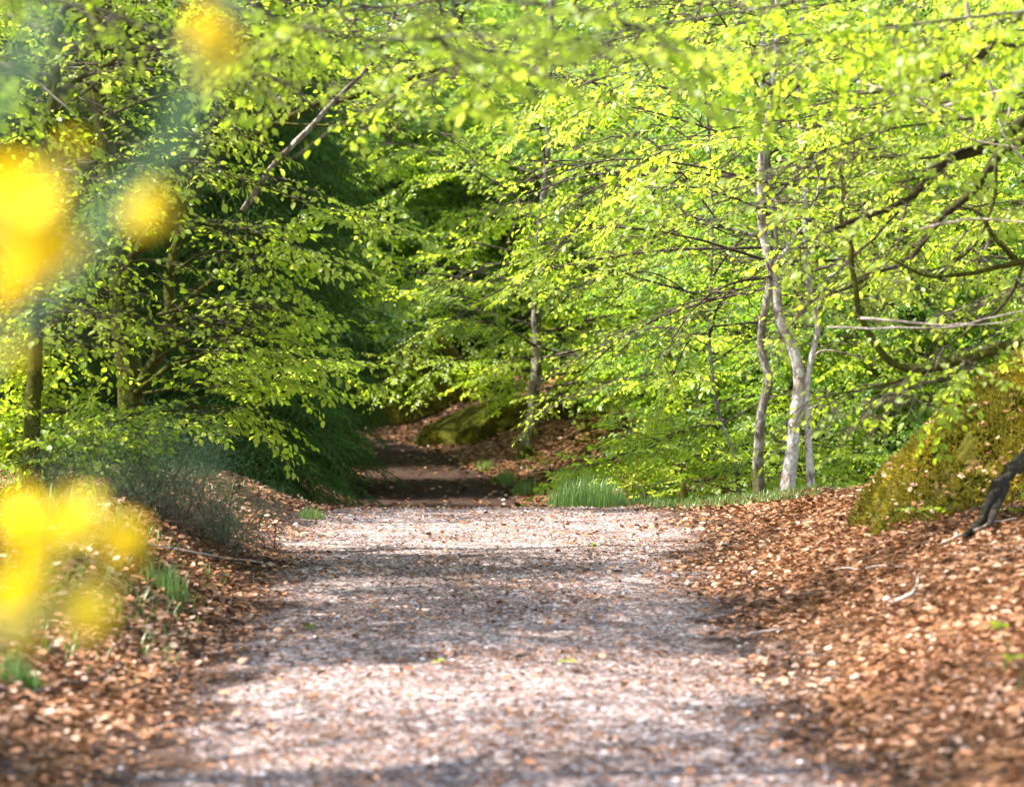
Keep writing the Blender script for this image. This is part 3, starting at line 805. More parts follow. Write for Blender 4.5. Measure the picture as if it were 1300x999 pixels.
# ------------------------------------------------------------------ centre: pale trunk with a moss foot
DM = 36.2
bx, by = P(668, 588, DM)[:2]
Mt = Tree('beech_tree', 'pale grey trunk with a moss covered foot beside the dark path in the hollow', 'tree', (bx, by, H(bx, by)), False, 'bark_grey', clear=False)
tp = Mt.tr([(bx - .06, by, H(bx, by) - .12), (bx, by, H(bx, by) + .12)] + PL(DM, (673, 550), (677, 515), (680, 470), (681, 420), (680, 380), (684, 330), (690, 250), (697, 150), (700, 0), (705, -200), (700, -500)), .092, .028, 10, 44,
           moss=([0, .075, .11, 1], [1.1, .9, .12, .1]), flare=1.9)
Mt.crown(tp, .28, 36, 3.4, up=.18, L=(.5, 1.1), droop=.26, sub=8, taper=.4, r0=.019, dens=1.15)
for pts in (((678, 452), (650, 456), (620, 470)), ((680, 440), (740, 455), (790, 470))):
    w = Mt.limb(PL(DM - .3, *pts), .018, .004, sep=False); Mt.leafy(w, .3, 6, (.18, .38), .12)
Mt.finish()

# ------------------------------------------------------------------ right: three slender stems at the crest
DR = 25.3
def stem_tree(label, px, pts, r0, r1, bark_m, moss, n, R, h0, az=None, shaft=True):
    bx, by = P(px, 625, DR)[:2]
    t = Tree('beech_tree', label, 'tree', (bx, by, H(bx, by)), False, bark_m, shafts=shaft)
    p = t.tr([(bx, by, H(bx, by) - .08)] + PL(DR, *pts), r0, r1, 10, 46, moss=moss, flare=1.35, lump=.03)
    t.crown(p, h0, n, R, up=.1, L=(.5, 1.1), droop=.28, sub=5, taper=.35, r0=.014, az=az)
    return t, p


R1, p1 = stem_tree('crooked grey stem with moss, leftmost of the three at the crest', 966, ((962, 585), (967, 525), (975, 482), (966, 440), (970, 400), (979, 350), (984, 300), (976, 220), (968, 130), (969, 30), (975, -150), (970, -420), (980, -700)),
                   .05, .02, 'bark_grey', ([0, .1, .4, 1], [.45, .2, .15, .1]), 20, 2.6, .42)
for pts in (((968, 140), (1010, 132), (1070, 122)), ((968, 145), (920, 138), (870, 120), (850, 116)), ((966, 300), (920, 290), (870, 270))):
    w = R1.limb(PL(DR - .2, *pts), .02, .008, moss=.1); R1.leafy(w, .4, 5, (.5, 1.0))
R1.finish()
R2, p2 = stem_tree('pale pinkish white stem leaning in a bend, middle of the three at the crest', 998, ((1003, 590), (1010, 530), (1013, 475), (1003, 435), (990, 405), (985, 370), (978, 340), (968, 290), (966, 230), (970, 180), (985, 60), (990, -100), (1000, -400), (1000, -700)),
                   .066, .022, 'bark_pale', ([0, .05, .1, .5, 1], [.35, .1, .05, .1, .2]), 20, 2.8, .45)
w = R2.limb(PL(DR - .2, (985, 335), (1010, 300), (1035, 255), (1045, 200)), .018, .006); R2.leafy(w, .5, 4, (.4, .8))
R2.finish()
R3, p3 = stem_tree('thin whitish stem, rightmost of the three at the crest', 1031, ((1026, 560), (1024, 500), (1030, 452), (1038, 418), (1034, 395), (1025, 350), (1022, 300), (1020, 220), (1012, 120), (1020, 0), (1030, -200), (1040, -420)),
                   .034, .015, 'bark_pale', ([0, 1], [.1, .1]), 15, 2.2, .5)
for pts in (((1030, 455), (1045, 445), (1070, 447), (1100, 452)), ((1026, 520), (1045, 515), (1085, 535))):
    R3.limb(PL(DR - .1, *pts), .009, .003, mat='twig_pale')
R3.finish()

# drooping young beech between crest and hollow
DS = 28.2
bx, by = P(938, 640, DS)[:2]
S = Tree('young_beech', 'young beech with bright low branches drooping left towards the hollow', 'tree', (bx, by, H(bx, by)), False, 'bark_grey', shafts=True, clear=False)
tp = S.tr([(bx, by, H(bx, by) - .1)] + PL(DS, (936, 600), (928, 565), (914, 532), (905, 480), (900, 400), (905, 300), (900, 180), (890, 60), (880, -120)), .027, .010, 8, flare=1.3)
for pts, n, L in ((((915, 540), (870, 545), (800, 575), (735, 595)), 10, (.28, .5)), (((905, 490), (870, 472), (810, 478), (745, 500), (705, 515)), 10, (.35, .6)),
                  (((902, 440), (850, 415), (800, 425), (740, 450)), 10, (.4, .8)), (((930, 600), (880, 590), (830, 592), (805, 598)), 6, (.3, .5)),
                  (((936, 625), (890, 612), (860, 614), (835, 622)), 6, (.2, .3)), (((905, 400), (840, 350), (780, 350), (720, 370)), 9, (.5, .9)),
                  (((905, 330), (850, 290), (790, 280), (730, 300)), 9, (.5, 1.0)), (((915, 540), (950, 520), (1000, 500), (1060, 520)), 7, (.4, .7)),
                  (((925, 570), (970, 560), (1040, 565), (1100, 580)), 8, (.4, .7)), (((905, 460), (960, 430), (1040, 440), (1110, 460)), 8, (.5, .9)),
                  (((902, 380), (980, 360), (1060, 380), (1120, 420)), 8, (.5, 1.0)), (((930, 600), (980, 600), (1050, 605)), 6, (.3, .5)), (((905, 420), (870, 440), (840, 520)), 6, (.4, .7)),
                  (((900, 250), (960, 230), (1050, 250)), 6, (.6, 1.0)), (((900, 250), (820, 200), (740, 190)), 7, (.6, 1.0)), (((930, 590), (900, 560), (850, 560), (810, 550)), 7, (.3, .6))):
    D2 = DS + rng.uniform(-.9, .9)
    w = S.limb([P(*pts[0], DS)] + PL(D2, *pts[1:]), .009, .003, mat='twig'); S.leafy(w, .12, int(n * 1.2), (L[0] * .7, L[1] * .65), .12, 1.0, (30, 65), .03)
S.crown(tp, .5, 16, 2.6, L=(.5, 1.0), sub=6, r0=.013)
S.finish()

# ------------------------------------------------------------------ right foreground: mossy mound and the beech that stands on it
mc = np.array([3.62, 17.1]); mb = np.array([mc[0], mc[1], H(*mc)])
root = prop(empty('mossy_mound', mb), 'steep yellow and olive moss covered mound at the right edge', 'mound')


def me(x, y):
    return np.hypot((x - mc[0]) / 1.85, (y - mc[1]) / 1.45) * (1.06 + .42 * vnoise(x * 1.25, y * 1.25, 92) + .22 * vnoise(x * 3.3, y * 3.3, 93))


def mound_z(x, y):
    e = me(x, y)
    b = np.clip(1 - e, 0, 1)
    return height(x, y) - .12 + 1.3 * b ** .95 * (1 + .4 * vnoise(x * 1.9, y * 1.9, 80)) + .20 * vnoise(x * 4.2, y * 4.2, 81) * sstep(0, .35, b) + .09 * vnoise(x * 11, y * 11, 82) * sstep(0, .3, b)


xs = np.linspace(mc[0] - 1.9, mc[0] + 1.9, 110); ys = np.linspace(mc[1] - 1.5, mc[1] + 1.5, 110)
X, Y = np.meshgrid(xs, ys); Z = mound_z(X, Y)
i = np.arange(109)[:, None] * 110 + np.arange(109)[None]
q = np.stack([i, i + 1, i + 111, i + 110], -1).reshape(-1, 4)
e = me(X, Y).ravel()
q = q[(e[q] < 1.0).all(1)]
g = Geo(); g.add(np.stack([X, Y, Z], -1), np.concatenate([q[:, [0, 1, 2]], q[:, [0, 2, 3]]]), 0, .5, .5)
g.build('earth', M['ground'], root, mb)


def moss_sprigs(g, x, y, zf, h, w, n3=3, bias=0):
    """little tufted shoots standing off the surface"""
    n = len(x); e = .03
    zx = (zf(x + e, y) - zf(x - e, y)) / (2 * e); zy = (zf(x, y + e) - zf(x, y - e)) / (2 * e)
    nn = unit(np.stack([-zx, -zy, np.ones(n)], 1)); b = np.stack([x, y, zf(x, y) - .005], 1)
    tone = .16 + rng.beta(2, 2, n) * .4 + .75 * vnoise(x * 3, y * 3, 85) + .2 + bias + .5 * vnoise(x * 9, y * 9, 86)
    for _ in range(n3):
        d = unit(nn + rng.normal(0, .55, (n, 3)) + [0, 0, .15]); s = unit(np.cross(d, rng.normal(0, 1, (n, 3)))); l = (h * rng.uniform(.4, 1.2, n))[:, None]
        V = np.stack([b - s * w * .5, b + s * w * .5, b + d * l * .6 + s * w * .7, b + d * l * .6 - s * w * .7, b + d * l], 1)
        f = np.array([[0, 1, 2], [0, 2, 3], [3, 2, 4]])
        g.add(V.reshape(-1, 3), (f[None] + (np.arange(n) * 5)[:, None, None]).reshape(-1, 3), 0, np.repeat(np.clip(tone + rng.normal(0, .08, n), 0, 1), 5))


n = 70000
x = rng.uniform(mc[0] - 1.85, mc[0] + 1.2, n); y = rng.uniform(mc[1] - 1.45, mc[1] + 1.2, n)
e = me(x, y); k = (e < .97) & (vnoise(x * 5, y * 5, 84) + .5 * vnoise(x * 14, y * 14, 88) > -.3) & (e < 1.04 + .25 * vnoise(x * 3.5, y * 3.5, 90) + .3 * vnoise(x * 10, y * 10, 91)) & (rng.random(n) < 1.25 - e ** 2)
g = Geo(); moss_sprigs(g, x[k], y[k], mound_z, .045, .006)
prop(g.build('moss', M['moss'], root, mb), kind='stuff')

n = 2600
x = rng.uniform(mc[0] - 1.85, mc[0] + .6, n); y = rng.uniform(mc[1] - 1.45, mc[1] + .6, n); e = me(x, y); k = (e < 1.0) & (rng.random(n) < .12 + e ** 3) & (vnoise(x * 4, y * 4, 89) > -.15)
x, y = x[k], y[k]; n = len(x); a = rng.uniform(0, 6.28, n)
V = leaves_at(CURL, np.stack([x, y, mound_z(x, y) + .03], 1), np.stack([np.cos(a), np.sin(a), rng.normal(0, .4, n)], 1), np.stack([rng.normal(-.4, .4, n), rng.normal(-.4, .4, n), np.ones(n)], 1), rng.uniform(.02, .055, n))
g = Geo(); g.add(V.reshape(-1, 3), (CURL[1][None] + (np.arange(n) * 6)[:, None, None]).reshape(-1, 3), 0, np.repeat(rng.beta(1.6, 1.7, n), 6))
prop(g.build('dead_leaves', M['litter'], root, mb), kind='stuff')

DO = 15.4
ob = np.array([3.9, 17.1, 0]); ob[2] = mound_z(ob[:1], ob[1:2])[0]
O = Tree('beech_tree', 'big beech with dark mossy limbs reaching in from the right over the mound', 'tree', ob, True, 'bark_dark', clear=False, shafts=True)
tp = O.tr([ob - [0, 0, .15], ob + [-.05, 0, .6], ob + [-.1, -.1, 1.6], ob + [-.05, 0, 3], ob + [.1, .1, 5], ob + [0, 0, 8]], .22, .05, 12, moss=([0, 1], [1, .6]), flare=1.5)
r1 = O.limb([ob + [-.08, -.05, 1.9]] + PL(DO, (1400, 60), (1330, 130), (1255, 183), (1205, 203), (1165, 242), (1130, 262), (1060, 290)), .047, .010, 9, moss=.3)
r2 = O.limb([ob + [-.08, -.05, 1.6]] + PL(DO + .2, (1380, 140), (1300, 175), (1264, 204), (1228, 250), (1200, 270), (1182, 295), (1155, 328), (1120, 345), (1060, 372)), .036, .008, 8, moss=.3)
r3 = O.limb([ob + [-.1, -.1, .75]] + PL(DO - .1, (1360, 400), (1300, 432), (1240, 452), (1190, 464), (1150, 468), (1120, 448), (1092, 398), (1083, 345), (1076, 300), (1068, 280), (1070, 255)), .032, .009, 8, 50, moss=.45, wob=.12)
r8 = O.limb(PL(DO, (1205, 463), (1160, 478), (1110, 492), (1060, 500)), .016, .005, moss=.7)
r9 = O.limb(PL(DO + .3, (1290, 330), (1262, 300), (1240, 268), (1215, 262)), .02, .007, moss=.6)
r10 = O.limb([ob + [-.1, 0, 2.3]] + PL(DO - .5, (1400, -60), (1320, 0), (1265, 50), (1225, 85), (1160, 110), (1090, 120)), .036, .008, 8, moss=.3)
r11 = O.limb([ob + [-.1, 0, 1.2]] + PL(DO - .2, (1380, 300), (1300, 330), (1240, 345), (1180, 350), (1130, 330)), .024, .007, moss=.5)
for pts, r0 in ((((1222, -10), (1240, 60), (1262, 120), (1272, 165), (1292, 196), (1340, 230)), .013), (((1088, 105), (1150, 120), (1200, 136), (1235, 160), (1228, 176), (1300, 190)), .009),
                (((1092, 404), (1170, 411), (1220, 412), (1262, 402), (1330, 390)), .007), (((1050, 416), (1140, 416), (1230, 413), (1300, 405)), .005), (((1170, 292), (1195, 284), (1245, 278), (1330, 286)), .008),
                (((1150, 120), (1190, 145), (1225, 175)), .007), (((1200, 135), (1245, 122), (1300, 108)), .008), (((1275, 165), (1285, 120), (1282, 80)), .007), (((1250, 60), (1290, 105), (1310, 130)), .006)):
    O.limb(PL(DO - rng.uniform(.2, .9), *pts), r0, r0 * .45, 6, mat='twig_pale', wob=.2)
for pts, n, L in ((((1300, 60), (1220, 50), (1130, 60), (1050, 80)), 8, (.35, .8)), (((1330, 130), (1240, 150), (1150, 160), (1050, 190)), 8, (.35, .8)), (((1255, 183), (1180, 200), (1100, 200), (1020, 215)), 7, (.35, .7)),
                  (((1264, 204), (1260, 260), (1230, 320), (1180, 345)), 6, (.3, .6)), (((1300, 330), (1280, 380), (1230, 420), (1200, 440)), 6, (.3, .5)), (((1240, 452), (1200, 480), (1150, 495)), 6, (.2, .4)),
                  (((1300, 432), (1260, 440), (1230, 470)), 4, (.2, .4)), (((1165, 242), (1120, 290), (1080, 330)), 6, (.3, .6)), (((1340, 230), (1290, 270), (1260, 300)), 5, (.3, .6)),
                  (((1300, 0), (1200, -20), (1080, 0), (980, 20)), 8, (.4, .9)), (((1330, 330), (1300, 360), (1270, 370)), 5, (.3, .5)), (((1205, 203), (1150, 230), (1060, 240)), 6, (.3, .7))):
    D2 = DO + rng.uniform(-1.2, .6)
    w = O.limb(PL(D2, *pts), .012, .004, 5, moss=.3); O.leafy(w, .15, max(3, int(n * .6)), (L[0] * .8, L[1] * .75), .12, .9, (30, 70), .05)
O.leafy(r1, .6, 5, (.3, .6)); O.leafy(r2, .6, 5, (.3, .6)); O.leafy(r10, .5, 6, (.4, .8)); O.leafy(r3, .9, 2, (.2, .4)); O.leafy(r8, .3, 4, (.2, .4))
O.crown(tp, .45, 12, 2.6, L=(.6, 1.2), sub=4)
O.finish()

# ------------------------------------------------------------------ overhanging canopy (trunks outside the frame)
def canopy_tree(label, x, y, Ht, R, limbs, n=46, h0=.32, seed=0, near=True, thin=0.0):
    b = np.array([x, y, H(x, y)])
    t = Tree('beech_tree', label, 'tree', b, near, 'bark_grey', shafts=True, thin=thin)
    p = t.tr([b - [0, 0, .1], b + [.1, 0, Ht * .25], b + [.0, .1, Ht * .5], b + [.15, 0, Ht]], .17, .03, 10, moss=([0, .2, 1], [.8, .3, .1]), flare=1.5)
    for hz, pts, nn, L, dr in limbs:
        w = t.limb([b + [0, 0, hz]] + pts, .011, .003, 6, moss=.3); t.leafy(w, .3, nn, L, dr)
    t.crown(p, h0, n, R, up=.3, L=(.6, 1.2), sub=5, droop=.25)
    t.finish(); return t


canopy_tree('beech left of the camera whose leafy branch overhangs the path close by', -4.3, 9.3, 9, 3.2,
            [(2.3, PL(9.1, (-150, -60), (150, -30), (330, 20), (480, 50), (640, 45), (760, 70)), 8, (.25, .5), .25), (2.6, PL(9.8, (-150, -120), (200, -80), (420, -20), (600, 0), (740, 10)), 7, (.3, .6), .3),
             (1.9, PL(9.0, (-250, 60), (-60, 60), (40, 90), (120, 130)), 7, (.25, .5), .3), (2.0, PL(10.5, (-200, 0), (60, 0), (250, 60), (350, 100)), 8, (.25, .5), .3)])
canopy_tree('beech right of the camera with leaves overhanging the upper right of the path', 4.6, 12.6, 10, 3.4,
            [(2.9, PL(13, (1500, -80), (1150, -20), (900, 20), (720, 55), (560, 90)), 13, (.35, .8), .25), (2.6, PL(12.6, (1500, 0), (1250, 20), (1100, 40), (980, 60)), 9, (.35, .7), .25),
             (3.2, PL(13.8, (1400, -120), (1000, -60), (750, -20), (480, 10), (420, 20)), 12, (.4, .9), .25)])
canopy_tree('tall beech on the left bank shading the middle of the path', -5.2, 14.2, 10.5, 3.6, [(3.2, PL(14.5, (-100, -80), (250, -60), (450, -30)), 8, (.5, .9), .25)])
canopy_tree('tall beech left behind the camera shading the foreground', -5.4, 4.6, 10, 3.5, [], near=False)
canopy_tree('beech on the right bank behind the mound with a high spreading crown', 5.2, 19.6, 10, 3.4,
            [(2.6, PL(19.5, (1400, 120), (1200, 130), (1020, 150), (860, 190)), 10, (.5, 1.0), .25), (3.0, PL(20.5, (1400, 40), (1150, 40), (950, 60), (760, 100)), 11, (.5, 1.0), .25),
             (2.0, PL(20, (1400, 250), (1250, 260), (1150, 300)), 7, (.4, .8), .25)], near=False)
canopy_tree('beech on the left bank behind the spruce leaning over the bend', -5.4, 24.0, 10, 3.4,
            [(3.6, PL(23.5, (250, 20), (450, 10), (620, 60), (760, 130)), 11, (.5, 1.0), .25), (3.2, PL(23, (250, 90), (420, 100), (560, 170)), 8, (.4, .8), .25)], near=False)

canopy_tree('dense beech added left of the hollow to shade the bend of the path', -5.4, 38.6, 11, 3.3, [], n=44, h0=.3, near=False)  # added tree, keeps the sun off the hollow and the bend

# ------------------------------------------------------------------ woodland behind
def backdrop(label, Ht, R, n, r0, leaf_m='leaf', sub=6, h0=.1):
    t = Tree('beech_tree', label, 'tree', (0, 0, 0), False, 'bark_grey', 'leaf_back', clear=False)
    b = np.zeros(3)
    p = t.tr([b - [0, 0, .3], b + [.15, 0, Ht * .25], b + [.1, .2, Ht * .5], b + [.3, 0, Ht]], r0, .03, 9, moss=([0, .1, 1], [.7, .1, .0]), flare=1.4)
    t.crown(p, h0, n, R, up=.15, L=(.7, 1.5), sub=sub, droop=.3, taper=.5, dens=.8)
    return t.finish()


BL = 'bright green beech among the trees filling the slope behind the hollow'
BG = 'beech trees on the slope behind'
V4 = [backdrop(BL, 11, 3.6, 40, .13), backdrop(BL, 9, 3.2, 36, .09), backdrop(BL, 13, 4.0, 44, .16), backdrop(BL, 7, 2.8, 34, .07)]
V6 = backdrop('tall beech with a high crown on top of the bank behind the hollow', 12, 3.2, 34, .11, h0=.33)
V5 = prop(backdrop('bushy young beech with low leafy branches behind the three slender stems', 4.2, 1.9, 34, .04, h0=.05, sub=5), cat='tree'); LOW = [(2.9, 31.8), (4.5, 30.2), (3.7, 34.6), (5.6, 33.2), (3.0, 36.0), (6.4, 29.4), (4.9, 37), (3.4, 40)]
UNDER = [(-3.4, 46.2), (-2.2, 46.6), (-1.1, 47.4), (.2, 46.8), (1.3, 47.6), (2.3, 46.2), (-4.6, 48.5), (-2.8, 49.5), (-.4, 50), (1.8, 50.2), (3.2, 48.5), (-6.2, 47)]
HIGH = [(-13, 22), (-12, 30), (-12.5, 37), (-14, 45), (-16, 27), (12, 25), (12, 33), (14, 41), (-.9, 47.0), (1.9, 45.5), (3.4, 42.5), (-4.6, 47.0)]
spots = [(0.6, 52.5), (4.9, 46), (5.4, 40), (4.6, 34), (7, 30.5), (-1.4, 52), (3.6, 51), (6.8, 47), (-5.0, 49), (-7.5, 42), (9, 40)]
rs = np.random.default_rng(5)
for D in (57, 64, 72, 81, 91, 103, 118):
    for xx in np.arange(-.21 * D - 2, .21 * D + 3, 5.2 if D < 85 else 6.5):
        spots.append((xx + rs.uniform(-1.6, 1.6), D + rs.uniform(-3, 3)))
for j, (xx, D) in enumerate(spots):
    src = V4[j % 4]; loc = (xx, D, H(xx, D)); sc = rs.uniform(.85, 1.15) * (1 if D < 60 else 1.15)
    if j < 4:
        src.location = loc; src.rotation_euler = (0, 0, rs.uniform(0, 6.28)); src['group'] = BG
    else:
        dup(src, loc, rs.uniform(0, 6.28), sc, BL, BG)


for j, (xx, D) in enumerate(HIGH):
    if j == 0: V6.location = (xx, D, H(xx, D)); V6['group'] = 'tall beeches on the bank'
    else: dup(V6, (xx, D, H(xx, D)), rs.uniform(0, 6.28), rs.uniform(.9, 1.1), None, 'tall beeches on the bank')
for j, (xx, D) in enumerate(UNDER):
    dup(V5, (xx, D, H(xx, D)), rs.uniform(0, 6.28), rs.uniform(.75, 1.1), 'leafy young beech growing along the top of the mossy bank', 'young beeches on top of the bank')
for j, (xx, D) in enumerate(LOW):
    if j == 0: V5.location = (xx, D, H(xx, D)); V5['group'] = 'young beeches behind the three stems'
    else: dup(V5, (xx, D, H(xx, D)), rs.uniform(0, 6.28), rs.uniform(.85, 1.15), None, 'young beeches behind the three stems')

# ------------------------------------------------------------------ shrubs and small plants
def leaf_bush(name, label, base, w, hgt, n, mat, cat='shrub', near=False, group=None, bark_m='bark_dark', small=False):
    t = Tree(name, label, cat, base, near, bark_m, mat, clear=False, group=group)
    for j in range(n):
        a = rng.uniform(0, 6.28); r = w * rng.uniform(.3, 1)
        e = base + np.array([math.cos(a) * r, math.sin(a) * r, hgt * rng.uniform(.45, 1)])
        p = t.limb([base - [0, 0, .05], base + (e - base) * [.3, .3, .6], e], .006 if small else .010, .002, 5, 7, sep=False)
        if small: t.spray('s', p[-2], (p[-1] - p[-3]) * [1, 1, .3], sc=.7)
        else: t.leafy(p, .35, 3, (.2, .45), .15)
    return t.finish()


for (px, D, w, h_, n, lb) in ((470, 44.2, .9, 1.3, 26, 'dark bluish green shrub on the bank at the bend of the path'), (545, 45.5, .8, 1.0, 20, 'dark green shrub above the mossy hummock on the bank'),
                              (500, 47, 1.2, 1.7, 30, 'taller dark green shrub behind the bend of the path')):
    c = P(px, 500, D); leaf_bush('evergreen_shrub', lb, np.array([c[0], D, H(c[0], D)]), w, h_, n, 'leaf_deep')
for (px, py, D, w, h_, n, lb) in ((700, 600, 33.6, .22, .35, 6, 'beech seedling with fresh leaves on the litter right of the pale trunk'), (735, 610, 31.6, .2, .3, 5, 'small beech seedling in the hollow above the bright grass'),
                                  (778, 575, 36, .35, .5, 8, 'leafy beech seedling clump on the shaded bank'), (720, 560, 37.5, .3, .4, 6, 'pale beech seedling on the bank behind the pale trunk'),
                                  (820, 632, 26.4, .2, .3, 6, 'bright seedling growing beside the mossy post')):
    c = P(px, py, D); leaf_bush('beech_seedling', lb, np.array([c[0], D, H(c[0], D)]), w, h_, n, 'leaf', 'seedling', small=True)
for (px, py, D, w, h_, n, lb) in ((1225, 645, 15.6, .12, .12, 3, 'leafy sprig at the foot of the mossy mound'), (1282, 600, 15.6, .1, .1, 2, 'small leafy sprig beside the grey root on the mound'),
                                  (60, 560, 17.6, .4, .4, 9, 'low beech growth on the left bank behind the grass')):
    c = P(px, py, D); b = np.array([c[0], D, max(H(c[0], D), mound_z(np.array([c[0]]), np.array([D]))[0] if px > 1000 else -9)])
    leaf_bush('beech_seedling', lb, b, w, h_, n, 'leaf', 'seedling', True, small=px > 1000)


def herb(px, py, D, h_, label):
    b = G(px, py) if D is None else P(px, py, D); b[2] = H(b[0], b[1])
    root = prop(empty('seedling', b), label, 'seedling')
    g = Geo(); p = spline([b, b + [.01, 0, h_ * .5], b + [-.015, 0, h_]], 6); g.add(*tube(p, np.linspace(.004, .002, 6), 5), 0, .3)
    g.build('stem', M['grass'], root, b)
    n = 7; a = rng.uniform(0, 6.28, n)
    V = leaves_at(LN, np.tile(p[-1], (n, 1)) - [0, 0, .01], np.stack([np.cos(a), np.sin(a), rng.uniform(-.2, .3, n)], 1), np.stack([rng.normal(0, .3, n), rng.normal(0, .3, n), np.ones(n)], 1), rng.uniform(.03, .055, n))
    for vv in V:
        l = Geo(); l.add(vv, LN[1], 0, rng.random()); l.build('leaf', M['leaf'], root, b)


herb(1275, 862, None, .21, 'tall thin seedling with a whorl of leaves on the litter at the right edge')
herb(1292, 880, None, .13, 'short seedling beside the tall one at the right edge')
for k_, (px, py) in enumerate(((755, 695), (400, 800), (560, 845), (725, 845))):
    herb(px, py, None, .03, ['tiny green seedling on the upper path near the crest', 'tiny green seedling at the left side of the path', 'tiny green seedling in the sunny patch of the path', 'tiny green seedling right of the middle of the path'][k_])

# gorse shrub, mid left
def spines(g, p, n, l, mat, spread=.06, bias=0.0):
    """n spiny shoots along a stem polyline, each a bundle of fine spines"""
    m = len(p) - 1
    u = rng.random(n); i = np.minimum((u * m).astype(int), m - 1); q = p[i] + (p[i + 1] - p[i]) * (u * m - i)[:, None]
    t = unit(p[i + 1] - p[i]); q = q + rng.normal(0, spread, (n, 3))
    d = unit(t * .7 + rng.normal(0, .6, (n, 3))); w = unit(np.cross(d, rng.normal(0, 1, (n, 3))))
    ll = (l * rng.uniform(.5, 1.3, n))[:, None]
    V = np.stack([q - w * .0011, q + w * .0011, q + d * ll], 1)
    g.add(V.reshape(-1, 3), np.arange(n * 3).reshape(-1, 3), mat, np.repeat(np.clip(rng.random(n) + bias, 0, 1), 3))


def gorse(name, label, base, w, hgt, ns, dens, spread=.05):
    root = prop(empty(name, base), label, 'gorse'); s = Geo(); gg = Geo(); dg = Geo()
    for j in range(ns):
        a = rng.uniform(0, 6.28); r = w * math.sqrt(rng.random()); e = base + np.array([math.cos(a) * r, math.sin(a) * r * .7, hgt * rng.uniform(.55, 1.05) * (1 - .3 * r / w)])
        o_ = base + np.array([(e - base)[0] * .6 + rng.normal(0, .1), (e - base)[1] * .6, 0]); p = spline([o_, o_ + (e - o_) * [.2, .2, .45] + rng.normal(0, .05, 3), e + rng.normal(0, .05, 3)], 9, .02)
        s.add(*tube(p, np.linspace(.004, .0015, 9), 4))
        spines(dg, p[:6], int(dens * .8), .03, 0, spread * 1.9); spines(gg, p[3:], int(dens * 1.3), .026, 0, spread * 1.5)
    s.build('stem', M['twig'], root, base); gg.build('green_spines', M['gorse_green'], root, base); dg.build('dead_spines', M['gorse_dead'], root, base)
    return root


for (px, D, w, h_, ns, lb) in ((205, 17.4, .44, .64, 40, 'bluish green gorse shrub with brown lower stems on the left verge'), (290, 18.0, .34, .45, 22, 'brown half dead gorse shrub beside the path below the spruce'), (110, 17.2, .25, .45, 12, 'small sparse gorse shrub left of the large one')):
    c = P(px, 640, D); gorse('gorse_shrub', lb, np.array([c[0], D, H(c[0], D)]), w, h_, ns, 420)

# foreground gorse in flower, close to the lens
b0 = np.array([-.85, 2.4, H(-.85, 2.4)])
root = prop(empty('gorse_bush', b0), 'out of focus gorse bush with yellow flowers close to the camera at the left', 'gorse')
st_ = [PL(2.13, (-420, 1500), (-200, 1000), (-60, 820), (40, 740), (90, 680), (130, 640)), PL(2.13, (-420, 1500), (-260, 900), (-90, 560), (0, 380), (40, 300), (90, 200)),
       PL(2.20, (-400, 1500), (-200, 800), (-20, 480), (120, 300), (215, 180), (270, 60), (300, -60)), PL(2.06, (-420, 1500), (-200, 960), (-60, 830), (20, 790), (110, 760)), PL(2.27, (-420, 1400), (-200, 600), (-40, 200), (20, 100), (60, 20)),
       PL(1.99, (-420, 1500), (-260, 800), (-120, 450), (-40, 330), (10, 260))]
for kx, pts in enumerate(st_):
    p = spline([b0] + pts[1:], 16); s = Geo(); s.add(*tube(p, np.linspace(.004, .0012, 16), 5)); so = s.build('stem', M['gorse_green'], root, b0)
    gg = Geo(); spines(gg, p[6:], (90, 120, 420, 60, 260, 90)[kx], .016, 0, .012); prop(gg.build('spines', M['gorse_green'], so, b0), kind='stuff')


def flower(c, r):
    f = Geo(); fr = unit(rng.normal(0, 1, 3))
    for j in range(16):
        d = unit(rng.normal(0, 1, 3) + fr * .4); V = leaves_at((LN[0] * [1, 1.3, 2.5], LN[1]), c[None], d[None], rng.normal(0, 1, (1, 3)), np.array([r]))
        f.add(V[0], LN[1], 0, rng.random())
    f.build('flower', M['petal'], root, b0)


for (px, py, D, r) in ((22, 655, 2.1, .018), (98, 660, 2.1, .017), (150, 690, 2.15, .017), (40, 705, 2.05, .016), (22, 765, 2.1, .020), (110, 768, 2.1, .018), (20, 800, 2.1, .014),
                        (8, 235, 2.05, .018), (48, 250, 2.05, .017), (20, 290, 2.0, .019), (66, 308, 2.05, .018), (30, 340, 2.05, .015), (6, 370, 2.05, .013), (185, 262, 2.2, .016),
                        (255, 38, 2.2, .015), (283, 62, 2.2, .014), (92, 185, 2.1, .007), (12, 450, 2.0, .008), (270, 95, 2.2, .008)):
    flower(P(px, py, D), r * 1.33)

# ------------------------------------------------------------------ roots, post, sticks, hummocks
rb = P(1238, 660, 15.2); rb[2] = H(rb[0], rb[1])
g = Geo()
p = spline([rb + [-.10, -.25, -.02], rb + [.0, -.05, .02], P(1262, 632, 15.3), P(1285, 596, 15.5), P(1330, 560, 15.8)], 16, .006); g.add(*tube(p, np.linspace(.012, .05, 16), 9, .2), 0, .5, .2)
p = spline([P(1275, 615, 15.4), P(1262, 650, 15.2), P(1255, 668, 14.9) * [1, 1, 1]], 8); g.add(*tube(p, np.linspace(.03, .012, 8), 7, .12))
prop(g.build('tree_root', M['bark_dark'], origin=rb), 'weathered dark root running down from the mound at the right edge', 'root')
c = P(868, 640, 25.2); b = np.array([c[0], 25.2, H(c[0], 25.2)])
g = Geo(); p = spline([b - [0, 0, .05], b + [.005, 0, .1], b + [-.015, 0, .2]], 7); g.add(*tube(p, np.linspace(.036, .026, 7), 8, .1), 0, .5, .55)
